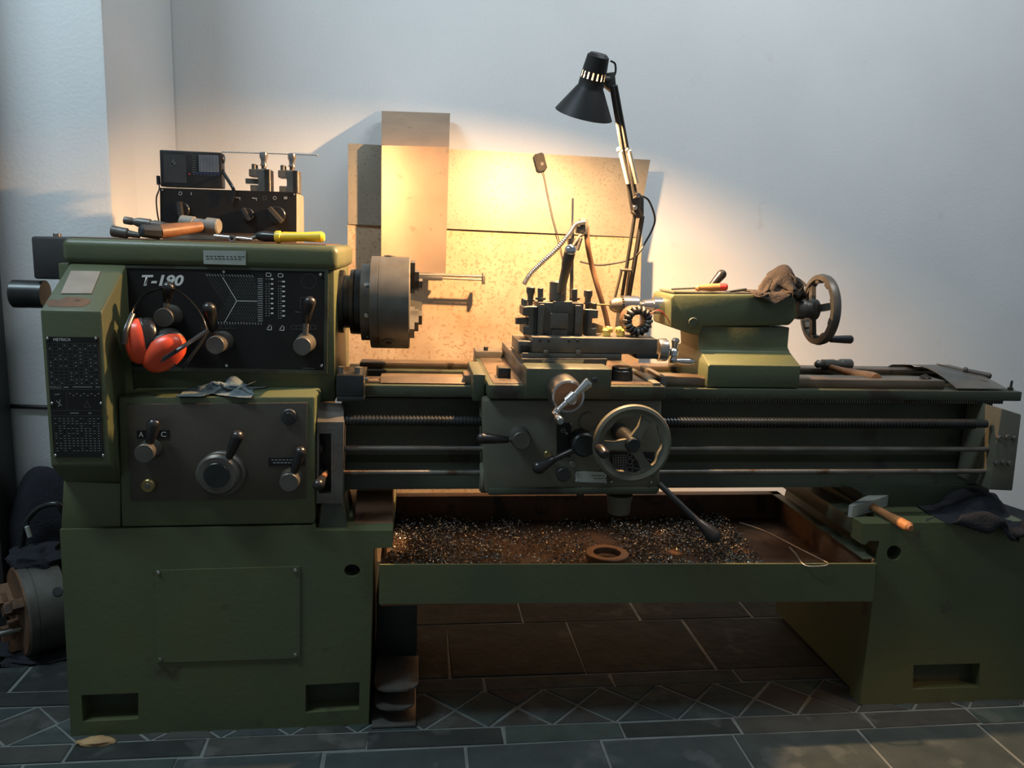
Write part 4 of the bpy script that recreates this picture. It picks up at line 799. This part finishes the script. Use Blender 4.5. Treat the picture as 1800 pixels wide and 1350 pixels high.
cloth('cleaning_cloth', c+Vector((0, .012, .01)), .125, .09, .175, lambda x_, y_: np.where(y_ > YF-.012, zl, zl-.012)+np.maximum.reduce([bump(x_, y_, cq.x+.02, cq.y+.016, .02, .032), bump(x_, y_, cq.x-.008, cq.y+.0, .016, .022), bump(x_, y_, cq.x-.038, cq.y+.006, .02, .013), bump(x_, y_, cq.x+.042, cq.y-.012, .014, .014)])*(y_ > YF), M['ragblue'], 'crumpled faded blue cloth on ledge below the black panel', 12, steps=70, lift=.02)
c = P(1372, 512, 1.985); c.z = zt4+.004; XR = P(1398, 520, 1.93).x; ct = c.copy()
cloth('shop_rag', c+Vector((-.008, -.004, .05)), .125, .13, .235, lambda x_, y_: np.where((y_ > 1.924) & (x_ < XR), zt4+.004, zt4-.03)+np.maximum(bump(x_, y_, ct.x+.006, ct.y, .044, .07), bump(x_, y_, ct.x-.032, ct.y-.01, .028, .03)), M['ragbrown'], 'dirty brown rag heaped on the tailstock beside its handwheel', 5, steps=60, lift=.03)
c = P(1722, 905, YF+.06); c.z = zlt
cn = c.copy()
cloth('shop_rag', c+Vector((0, .0, .03)), .21, .18, .30, lambda x_, y_: np.where(y_ > YF-.016, zlt+.002, zlt-.05)+np.maximum(bump(x_, y_, cn.x+.01, cn.y+.04, .075, .05), bump(x_, y_, cn.x-.06, cn.y+.03, .04, .018))*(y_ > YF), M['ragnavy'], 'dark navy rag draped over right end of the tail pedestal', 8, steps=65, lift=.02)
# ---- things on the tailstock
sdv = thing('screwdriver', P(1250, 508, 1.96), 'orange and red handled screwdriver lying on tailstock', 'screwdriver'); A, B, C = P(1180, 512, 1.97), P(1222, 510, 1.97), P(1279, 508, 1.96)
rod('shaft', A, B, .0025, M['iron'], sdv); L_ = (C-B).length; rev('handle', B, C, [(0, .005), (.006, .0085), (.014, .007), (L_*.5, .0098), (L_*.75, .0095)], M['owood'], sdv); rev('handle_cap', B+(C-B)*.74, C, [(0, .0098), (L_*.2, .0095), (L_*.25, .006)], M['red'], sdv); rest(sdv, zt4+.004)
o = rev('scriber', P(1283, 512, 1.96), P(1322, 507, 1.99), [(0, .001), (.01, .003), (.05, .0038), (.056, .003)], M['dsteel']); tag(o, 'thin dark scriber on tailstock beside brown rag', 'scriber'); rest(o, zt4+.004)
dc = thing('drill_chuck', P(1110, 538, YS), 'keyed steel drill chuck with thin drill in the tailstock', 'drill chuck')
xrev('chuck_body', [(1093, 14), (1094, 17), (1120, 17), (1125, 13), (1126, 7), (1130, 7), (1131, 10), (1147, 12)], zq, YS, M['steel'], dc, 36, 538)
o = xrev('chuck_nose', [(1071, 5), (1073, 9), (1080, 13), (1090, 14), (1093, 13.5)], zq, YS, M['iron'], dc, 36, 538); k = mpp(Vector((.55, YS, zq)))
for i in range(22):
    an = 2*PI*i/22; d = Vector((0, math.cos(an), math.sin(an))); bm = bmesh.new(); b_obox(bm, Vector((sx(1092.5, YS, 538), YS, zq))+d*(15*k), Vector((1, 0, 0)), d, Vector((0, -d.z, d.y)), 1.6*k, 1.8*k, 1*k); fin('key_tooth', bm, M['dsteel'], o)
rod('drill_bit', Vector((sx(1046, YS, 538), YS, zq)), Vector((sx(1074, YS, 538), YS, zq)), .0022, M['brass'], dc)
# ---- stator ring and yellow fittings on the compound slide
zcs = P(1040, 594, Yk).z
sg = thing('motor_stator', P(1120, 593, 1.87), 'open ring shaped motor stator with dark windings on compound slide', 'stator'); c = P(1121, 567, 1.84); k = mpp(c)
bm = bmesh.new(); n = 40; b_rev(bm, c, c+Vector((0, 1, 0)), [(0, 15*k), (0, 25*k), (.045, 25*k), (.045, 15*k), (0, 15*k)], n, False); fin('iron_ring', bm, M['rust'], sg, 40)
for i in range(16):
    an = 2*PI*i/16; d = Vector((math.cos(an), 0, math.sin(an))); bm = bmesh.new(); b_tube(bm, smoothpts([c+d*(14*k)+Vector((0, .02, 0)), c+d*(15*k)+Vector((0, -.008, 0)), c+d*(21*k)+Vector((0, -.011, 0)), c+d*(25*k)+Vector((0, .002, 0))], 4), 3.2*k, 8); fin('winding', bm, M['bmatte'] if i % 3 else M['iron'], sg, 60)
tube('red_lead', [c+Vector((.02, -.004, .012)), P(1146, 552, 1.84), P(1158, 548, 1.84), P(1170, 558, 1.84), P(1178, 572, 1.84)], .0012, M['red'], sg); rest(sg, zcs)
for i, (x, y, lab) in enumerate(((1066, 586, 'pale yellow plastic fitting on compound slide, left of the pair'), (1091, 586, 'pale yellow plastic fitting on compound slide, next to the stator'))):
    t = thing('yellow_fitting', P(x, y, 1.84), lab, 'fitting', 'yellow fittings'); c = P(x, y, 1.84); k = mpp(c)
    rev('cap', c+Vector((0, 0, -.012)), c+Vector((0, 0, 1)), [(0, 6*k), (.002, 7.5*k), (.012, 6.5*k), (.014, 7.5*k), (.018, 5*k)], M['ywax'], t, 12)
    d = Vector((1 if i == 0 else -1, .1, .1)).normalized(); rev('stub', c+Vector((0, 0, .002)), c+Vector((0, 0, .002))+d, [(0, 7*k), (.006, 7*k), (.009, 5*k), (.013, 5*k)], M['ywax'], t, 12); rest(t, zcs)
# ---- ball-peen hammer, sheet and file on the bed
zw = zr+.006
bh = thing('ball_peen_hammer', P(1480, 650, 1.95), 'ball-peen hammer with orange worn handle lying across the bed', 'hammer')
A, B = P(1438, 640, 2.08), P(1494, 640, 2.12); d = (B-A).normalized(); L_ = (B-A).length; rev('head', A-d*.011, B, [(0, .001), (.003, .007), (.011, .0115), (.02, .008), (.024, .007), (.028, .013), (L_*.55, .0135), (L_*.6, .0115), (L_*.75, .0115), (L_*.78, .0145), (L_+.01, .0145)], M['iron'], bh)
A2, B2 = P(1457, 645, 2.09), P(1541, 668, 1.90); L_ = (B2-A2).length; ax = (B2-A2).normalized()
rev('handle', A2, B2, [(0, .0085), (L_*.3, .009), (L_*.58, .0125)], M['wood'], bh); rev('worn_handle_end', A2+ax*(L_*.57), B2, [(0, .0125), (L_*.3, .0175), (L_*.425, .0165), (L_*.43, .013)], M['owood'], bh)
bm = bmesh.new(); nu, nv = 18, 12; gridv = []
fl_, fr_, rl_, rr_ = P(1681, 687, 1.85), P(1771, 687, 1.85), P(1585, 641, 2.16), P(1668, 641, 2.2)
fl_.z = fr_.z = zf+.006
for i in range(nu+1):
    u = i/nu; row = []
    for j in range(nv+1):
        v = j/nv; p = (fl_*(1-u)+fr_*u)*(1-v)+(rl_*(1-u)+rr_*u)*v; p.z += .02*math.sin(PI*v)*(1-.6*u); row.append(bm.verts.new(p))
    gridv.append(row)
for i in range(nu):
    for j in range(nv): bm.faces.new((gridv[i][j], gridv[i+1][j], gridv[i+1][j+1], gridv[i][j+1]))
bmesh.ops.recalc_face_normals(bm, faces=bm.faces); bmesh.ops.solidify(bm, geom=list(bm.faces), thickness=.0015); o = fin('bent_sheet', bm, M['iron'], None, 60); tag(o, 'bent grey metal sheet draped over right end of the bed', 'metal sheet')
ext('folded_flap', [(1551, 649), (1569, 641), (1600, 641), (1640, 660), (1622, 668), (1585, 660)], 2.14, 2.143, M['gunmetal'], o)
fi = thing('file', P(1695, 652, 2.0), 'file with dark handle lying on the bent grey sheet', 'file'); A, B, C = P(1649, 641, 2.08), P(1695, 651, 2.02), P(1743, 662, 1.98)
b_ = (B-A); bm = bmesh.new(); b_obox(bm, (A+B)/2, b_.normalized(), Vector((0, 1, .1)), Vector((-.1, -.1, 1)).normalized(), b_.length/2, .006, .002); fin('blade', bm, M['iron'], fi)
L_ = (C-B).length; rev('handle', B-(C-B)*.05, C, [(0, .006), (.003, .0095), (.008, .0095), (.011, .0065), (L_*.6, .0075), (L_*.98, .0085), (L_*1.05, .004)], M['bmatte'], fi)
A = P(1777, 676, 1.868); A.z = zf+.0003; o = rev('standing_bolt', A, A+Vector((.002, 0, .03)), [(0, .007), (.006, .007), (.0065, .0035), (.024, .0028)], M['gunmetal'], None, 8); tag(o, 'small dark bolt standing at far right end of bed', 'bolt')
o = rag('rag_scrap', P(1627, 667, 1.9), .018, .016, .012, M['ragbrown'], 'small brown lump of cloth on bed under the sheet edge', 7.7, n=12, cat='rag')
# ---- hammer and pin on the tail pedestal
wh = thing('cross_peen_hammer', P(1540, 905, 1.85), 'grey headed hammer with short wooden handle on tail pedestal', 'hammer')
A, B = P(1494, 905, 1.80), P(1555, 876, 1.90); A.z = B.z = zlt+.03; d = (B-A).normalized(); t = Vector((d.y, -d.x, 0)).normalized(); bm = bmesh.new()
q = [A-t*.005, A+t*.005, A+(B-A)*.5+t*.015, B+t*.015, B-t*.015, A+(B-A)*.5-t*.015]; b_ext(bm, [[p-Vector((0, 0, .028)) for p in q]], Vector((0, 0, .03))); fin('head', bm, M['plate'], wh)
A2 = (A+B)/2-Vector((0, 0, .012)); B2 = P(1602, 926, 1.70); B2.z = zlt+.008; L_ = (B2-A2).length; rev('handle', A2, B2, [(0, .009), (L_*.5, .0095), (L_*.7, .0125), (L_*.95, .0125), (L_, .007)], M['owood'], wh)
o = rod('steel_pin', P(1625, 921, 1.76), P(1645, 916, 1.79), .0022, M['steel']); tag(o, 'short bright steel pin on tail pedestal edge', 'pin'); rest(o, zlt)
# ---- ring, hook wire and swarf in the chip pan
c = G(1067, 980, zfl+.012); c.z = zfl+.010; bm = bmesh.new(); b_rev(bm, c, c+Vector((0, 0, 1)), [(0, .034), (0, .054), (.014, .055), (.016, .053), (.016, .035), (.014, .034), (0, .034)], 48, False); o = fin('steel_ring', bm, M['ringm'], None, 40); tag(o, 'brown steel ring lying among chips in the pan', 'ring')
hk = tube('hook_wire', [G(1300, 919, zfl+.02), G(1340, 932, zfl+.02), G(1400, 962, zfl+.05), P(1440, 982, 1.73), P(1456, 991, 1.695), P(1445, 995, 1.69), P(1415, 994, 1.695), P(1400, 975, 1.74), P(1388, 962, 1.78)], .002, M['wire'], k=4); tag(hk, 'long thin bent wire hook leaning over the pan edge', 'wire hook')
ringc = Vector((c.x, c.y)); bm = bmesh.new(); rs = random.Random(11); cnt = 0
def dens(x_, y_):
    px_ = 900+F*(Vector((x_, y_, zfl-H)).dot(RIGHT))/(Vector((x_, y_, zfl-H)).dot(FWD)); d_ = .10
    d_ += .95*math.exp(-((px_-735)/75)**2)+.9*math.exp(-((px_-1255)/75)**2)+.4*math.exp(-((px_-1120)/90)**2)*(1 if y_ < 2.15 else .6)+.28*math.exp(-((px_-880)/90)**2)
    d_ *= .6+.8*noise.noise(Vector((x_*9, y_*9, 3))); return 0 if px_ > 1340 else d_
while cnt < 20000:
    x_, y_ = rs.uniform(xp0+.01, P(1345, 960, 1.9).x), rs.uniform(Yq+.012, YQ-.01); dd = dens(x_, y_)
    if rs.random() > dd or (Vector((x_, y_))-ringc).length < .056: continue
    cnt += 1; hgt = zfl+.001+rs.random()**1.5*.034*min(1, max(0, dd)); p = Vector((x_, y_, hgt+.002))
    d = Vector((rs.gauss(0, 1), rs.gauss(0, 1), rs.gauss(0, .45))).normalized(); t = d.cross(Vector((rs.gauss(0, 1), rs.gauss(0, 1), rs.gauss(0, 1)))).normalized(); n_ = d.cross(t)
    L_ = rs.uniform(.003, .009); w_ = rs.uniform(.0007, .0016); cv = L_*rs.uniform(.2, .7); pr = None
    for s in (-1, 0, 1):
        q = p+d*(L_*s*.5)+n_*(cv*(1-s*s)*.5); q.z = max(q.z, zfl+.0008); cur = (bm.verts.new(q+t*w_), bm.verts.new(q-t*w_))
        if pr: bm.faces.new((pr[0], pr[1], cur[1], cur[0]))
        pr = cur
me = bpy.data.meshes.new('metal_swarf'); bm.to_mesh(me); bm.free(); o = _fin('metal_swarf', me, M['swarf'], None, 0); tag(o, 'loose curled metal chips scattered over the rusty chip pan', 'swarf', kind='stuff')
# ---- sheet metal splash guards against the wall
def sheet(name, pts, yf, mt, label, th=.0015, n=24):
    bm = bmesh.new(); g_ = []
    for i in range(n+1):
        u = i/n; row = []
        for j in range(n+1):
            v = j/n; q = [(pts[0][a_]*(1-u)+pts[1][a_]*u)*(1-v)+(pts[3][a_]*(1-u)+pts[2][a_]*u)*v for a_ in (0, 1)]
            row.append(bm.verts.new(P(q[0], q[1], yf(u, v))))
        g_.append(row)
    for i in range(n):
        for j in range(n): bm.faces.new((g_[i][j], g_[i+1][j], g_[i+1][j+1], g_[i][j+1]))
    bmesh.ops.recalc_face_normals(bm, faces=bm.faces); bmesh.ops.solidify(bm, geom=list(bm.faces), thickness=th); o = fin(name, bm, mt, None, 50); tag(o, label, 'metal sheet', 'splash guard sheets'); return o
def down_to(x, y, Y, z):      # pixel below (x,y) on plane Y at height z
    p = P(x, y, Y); v = Vector((p.x, Y, z))-CAM; return (900+F*v.dot(RIGHT)/v.dot(FWD), 675+F*v.dot(DOWN)/v.dot(FWD))
YSH = 2.715
sheet('splash_sheet', [(611, 389), (1128, 411), down_to(1136, 600, YSH+.008, .003), down_to(611, 420, YSH+.008, .003)], lambda u, v: YSH+.006+.004*math.sin(PI*u), M['sheet'], 'largest stained steel sheet standing on the floor behind lathe')
sheet('splash_sheet', [(612, 252), (1143, 281), (1118, 417), (612, 394)], lambda u, v: YSH-.004*math.sin(PI*u), M['sheet2'], 'long horizontal speckled steel sheet behind the desk lamp')
sheet('splash_sheet', [(671, 195), (791, 199), (783, 485), (670, 485)], lambda u, v: YSH-.085-.02*(2*u-1)**2+.325*max(0, (.2-v)/.2)**1.15, M['sheet3'], 'tall narrow brown steel strip rising above the chuck')
bb = thing('guard_bracket', P(790, 488, 2.6), 'small steel bracket bar sticking out beside the chuck', 'bracket')
bm = bmesh.new(); b_pbox(bm, 728, 480, 783, 484, 2.60, 2.632, .001); fin('flat_bar', bm, M['iron'], bb); rod('round_bar', P(722, 482, 2.60), P(852, 486, 2.60), .0045, M['wire'], bb)
rod('lower_bar', P(728, 487, 2.60), P(850, 492, 2.60), .0035, M['wire'], bb); pbox('end_plate', 848, 480, 853, 500, 2.59, 2.62, M['iron'], bb, .001); pbox('rubber_sleeve', 734, 485, 778, 493, 2.59, 2.61, M['bmatte'], bb, .002)
# ---- small switch hanging on the sheet
sw_ = thing('cable_switch', P(950, 288, 2.69), 'small black cable switch hanging against the horizontal sheet', 'switch')
A, B = P(946, 270, 2.685), P(954, 300, 2.685); d = (B-A).normalized(); t = Vector((-d.z, 0, d.x)); bm = bmesh.new(); b_obox(bm, (A+B)/2, d, t, Vector((0, 1, 0)), (B-A).length/2, .016, .012)
bmesh.ops.recalc_face_normals(bm, faces=bm.faces); bmesh.ops.bevel(bm, geom=list(bm.edges), offset=.004, segments=2, affect='EDGES'); fin('switch_body', bm, M['jet'], sw_); ycyl('rocker', 953, 288, 3.5, 2.67, 2.68, M['bmatte'], sw_)
tube('switch_cord', [B, P(957, 310, 2.69), P(965, 350, 2.69), P(974, 390, 2.69), P(985, 432, 2.70), P(992, 470, 2.71)], .0014, M['bmatte'], sw_)
# ---- desk lamp
Yd = 1.97; Ye1 = 2.09; Ye2 = 2.19      # shade, elbow and foot distances
dl = thing('desk_lamp', P(1088, 560, Yd), 'black articulated desk lamp switched on, above the tool post', 'lamp')
TOPc, RIM = P(1053, 94, Yd-.035), P(1026, 201, Yd+.015); ax = (RIM-TOPc).normalized(); Ls = (RIM-TOPc).length; k = mpp(RIM)
u_ = Vector((0, 1, 0)); u_ = (u_-ax*u_.dot(ax)).normalized(); v_ = ax.cross(u_)
prof = [(0, 1), (0, 14*k), (.006, 19*k), (Ls*.25, 21*k), (Ls*.29, 21*k), (Ls*.40, 22*k), (Ls*.42, 22*k), (Ls*.54, 22.5*k), (Ls*.575, 25*k), (Ls, 51.5*k)]
prof = prof[1:]
bm = bmesh.new(); n = 48; rg = [[bm.verts.new(TOPc+ax*s+(u_*math.cos(2*PI*i/n)+v_*math.sin(2*PI*i/n))*r) for i in range(n)] for s, r in prof]
for ri, (p, q) in enumerate(zip(rg, rg[1:])):
    for i in range(n):
        if ri == 3 and i % 3 == 1: continue            # ventilation slots
        bm.faces.new((p[i], p[(i+1) % n], q[(i+1) % n], q[i]))
bm.faces.new(rg[0]); bmesh.ops.recalc_face_normals(bm, faces=bm.faces)
me = bpy.data.meshes.new('lamp_shade'); bmesh.ops.solidify(bm, geom=list(bm.faces), thickness=.001); bm.normal_update()
for f in bm.faces:
    q = f.calc_center_median()-TOPc; q = q-ax*q.dot(ax); f.material_index = 1 if f.normal.dot(q) < -.2*q.length else 0
bm.to_mesh(me); bm.free(); sh = _fin('lamp_shade', me, M['shade'], dl, 40); me.materials.append(M['shadein'])
bm = bmesh.new(); bc = TOPc+ax*(Ls*.765); b_sph(bm, bc, .016, u=20, v=14); fin('light_bulb', bm, emit('warm_bulb_glow', (1.0, .57, .26), BULB_STRENGTH), sh, 60)
rod('bulb_socket', TOPc+ax*.02, bc-ax*.014, .012, M['cream'], sh)
pv = P(1074, 140, Yd); rod('shade_bracket', TOPc+ax*(Ls*.42)+Vector((.02, 0, 0)), pv, .010, M['bmatte'], dl); ext('pivot_plate', [(1066, 128), (1081, 126), (1083, 148), (1076, 160), (1064, 150)], Yd-.012, Yd+.012, M['bmatte'], dl, bev=.002)
tube('shade_cord', [P(1073, 107, Yd), P(1081, 112, Yd), P(1082, 126, Yd), P(1079, 134, Yd)], .0025, M['black'], dl)
k = mpp(P(1100, 300, Yd))
for dx, w_ in ((-4.5, 4.5), (4.5, 5)): rod('upper_arm', P(1078+dx*.6, 150, Yd+dx*.002), P(1116+dx, 366, Ye1+dx*.002), w_*k, M['bmatte'], dl, n=10)
for dx in (-7, 7): o = rod('spring_sleeve', P(1098+dx, 264, Yd+.05), P(1112+dx, 322, Yd+.08), .0065, M['cream'], dl)
for dx in (-10, 3): bm = bmesh.new(); b_sph(bm, P(1098+dx, 263, Yd+.05), .006, u=10, v=8); fin('spring_pin', bm, M['cream'], dl)
ext('elbow_plate', [(1110, 352), (1122, 340), (1132, 348), (1132, 378), (1124, 384), (1112, 374)], Ye1-.014, Ye1+.01, M['bmatte'], dl, bev=.002)
for x, y in ((1117, 365), (1123, 343)): ycyl('elbow_nut', x, y, 4, Ye1-.022, Ye1-.01, M['steel'], dl, 10)
rod('lower_arm', P(1116, 376, Ye1), P(1092, 530, Ye2), 3.6*k, M['bmatte'], dl, n=10); rod('lower_arm', P(1129, 380, Ye1), P(1104, 530, Ye2), 4.6*k, M['bmatte'], dl, n=10)
rod('spring', P(1092, 477, Ye2-.04), P(1080, 526, Ye2-.01), 3*k, M['wire'], dl); rod('spring', P(1106, 477, Ye2-.04), P(1100, 526, Ye2-.01), 2.5*k, M['wire'], dl); rod('cross_pin', P(1090, 474, Ye2-.045), P(1110, 475, Ye2-.045), .004, M['iron'], dl)
c = P(1096, 535, Ye2); zb_ = zf+.016
rod('lamp_post', Vector((c.x, Ye2+.005, c.z+.01)), Vector((c.x-.01, Ye2+.02, zf-.02)), .014, M['bmatte'], dl); box('lamp_clamp', c.x-.04, c.x+.03, 2.172, Ye2+.06, zf-.035, zf-.005, M['bmatte'], dl, .004)
tube('lamp_cord', [P(1124, 344, Ye1), P(1140, 352, Ye1+.01), P(1151, 382, Ye1+.03), P(1147, 402, Ye1+.03), P(1135, 425, Ye1+.03), P(1122, 446, Ye1+.03), P(1108, 456, Ye1+.08), P(1080, 463, Ye1+.11), P(1050, 466, Ye1+.15), P(1020, 460, Ye1+.2)], .0026, M['bmatte'], dl)
# ---- things on the floor at the left
fc = thing('spare_chuck', G(60, 1132, 0), 'large dark spare lathe chuck standing on floor beside cabinet', 'chuck')
c = G(80, 1120, 0); ax = Vector((-.80, -.60, 0)).normalized(); R_ = .120; cc = Vector((c.x+.06, c.y-.03, R_))
rev('chuck_body', cc, cc+ax, [(0, R_*.8), (.006, R_*.97), (.01, R_), (.075, R_), (.076, R_*.985), (.078, R_*.985), (.079, R_), (.098, R_), (.101, R_*.98)], M['dsteel'], fc, 56)
o = rev('chuck_face', cc+ax*.1005, cc+ax, [(0, R_*.98), (.004, R_*.95), (.0045, R_*.3)], M['rust'], fc, 48)
t = Vector((-ax.y, ax.x, 0))
for i in range(3):
    an = math.radians(35+120*i); d = t*math.cos(an)+Vector((0, 0, math.sin(an))); e = ax.cross(d); bm = bmesh.new()
    b_obox(bm, cc+ax*.115+d*.06, ax, d, e, .014, .04, .012); b_obox(bm, cc+ax*.13+d*.05, ax, d, e, .014, .018, .012); fin('chuck_jaw', bm, M['rust'], fc)
A = cc+ax*.105+t*.04+Vector((0, 0, -.03)); rod('key_stub', A, A+ax*.05, .008, M['steel'], fc)
e = Vector((-.15, -1, .5)).normalized(); A = cc+ax*.03+(e-ax*e.dot(ax)).normalized()*(R_-.002); o = rod('key_socket', A, A+(A-cc-ax*.03).normalized()*.004, .012, M['gunmetal'], fc)
rag('floor_rag', Vector((cc.x-.03, cc.y-.03, .0005)), .17, .10, .012, M['ragnavy'], 'dark blue cloth spread on floor under the spare chuck', 5.5)
rag('shop_rag', Vector((cc.x-.055, cc.y+.0, 2*R_-.012)), .10, .075, .05, M['ragnavy'], 'dark navy rag lying on top of the spare chuck', 3.3, rough=.6)
c = P(72, 950, 2.26); bg = thing('tool_bag', Vector((c.x, 2.262, 0)), 'black bag with pale strap behind the spare chuck', 'bag')
c = P(72, 950, 2.26); bm = bmesh.new(); bmesh.ops.create_uvsphere(bm, u_segments=28, v_segments=18, radius=1, matrix=Matrix.Translation((c.x+.01, 2.275, .24)) @ Matrix.Diagonal((.10, .048, .24, 1)))
for v in bm.verts: v.co += Vector((1, .6, .3))*(.02*noise.noise(v.co*14))
fin('bag_body', bm, M['ragnavy'], bg, 60)
tube('bag_handle', [P(38, 962, 2.21), P(46, 918, 2.2), P(70, 892, 2.2), P(100, 886, 2.2), P(112, 900, 2.21)], .008, M['black'], bg); rod('strap_clip', P(47, 925, 2.19), P(53, 944, 2.19), .006, M['plate'], bg)
x_ = P(22, 750, 2.31).x; dk = box('dark_locker', x_-.5, x_, 2.2, 2.31, 0, 1.9, M['bmatte'], None, .004); tag(dk, 'tall black locker side at the far left edge', 'locker')
cbx = tube('wall_cable', [Vector((x_-.02, 2.322, P(20, 714, 2.322).z)), P(50, 715, 2.323), P(80, 716, 2.323), P(120, 716, 2.323)], .006, M['black']); tag(cbx, 'black cable running along wall pier behind gear cover', 'cable')
# ---- stacked steel plates by the cabinet
sp_ = thing('plate_stack', G(693, 1275, 0), 'three rounded steel plates stacked on spacers beside the cabinet', 'steel plates')
def rplate(x0, x1, y0, y1, z0, th):
    r = .035; pts = [Vector((x0, y1, z0)), Vector((x0, y0+r, z0))]
    pts += [Vector((x0+r-r*math.cos(t), y0+r-r*math.sin(t), z0)) for t in [i/6*PI/2 for i in range(1, 7)]]+[Vector((x1-r+r*math.sin(t), y0+r-r*math.cos(t), z0)) for t in [i/6*PI/2 for i in range(7)]]+[Vector((x1, y1, z0))]
    bm = bmesh.new(); b_ext(bm, [pts], Vector((0, 0, th))); return fin('plate', bm, M['iron'], sp_)
A, B = G(657, 1210, .085), G(736, 1210, .085); rplate(A.x, B.x, A.y-.015, A.y+.14, .083, .005)
A, B = G(658, 1246, .042), G(729, 1246, .042); rplate(A.x, B.x, A.y-.008, A.y+.14, .04, .004)
A, B = G(653, 1278, .005), G(731, 1278, .005); box('base_plate', A.x, B.x, A.y, A.y+.16, .0005, .006, M['iron'], sp_, .001)
for y_ in (.07, .12): box('spacer', A.x+.03, A.x+.06, A.y+y_, A.y+y_+.03, .005, .084, M['gunmetal'], sp_, .001)
a_ = P(660, 1110, 1.98); b_ = P(733, 1110, 1.98); tk = box('metal_box', a_.x+.002, b_.x, 1.98, 2.2, .0005, .22, M['bmatte'], None, .004); tag(tk, 'dark metal box under left end of the chip pan', 'box')
wd = rag('wood_shim', G(167, 1306, 0), .045, .02, .012, mat('pale_splintered_wood', (.34, .22, .1), (.22, .13, .06), .7, scale=30), 'splintered pale wood shim at cabinet front left corner', 9.1, n=10, cat='shim', rough=.3)
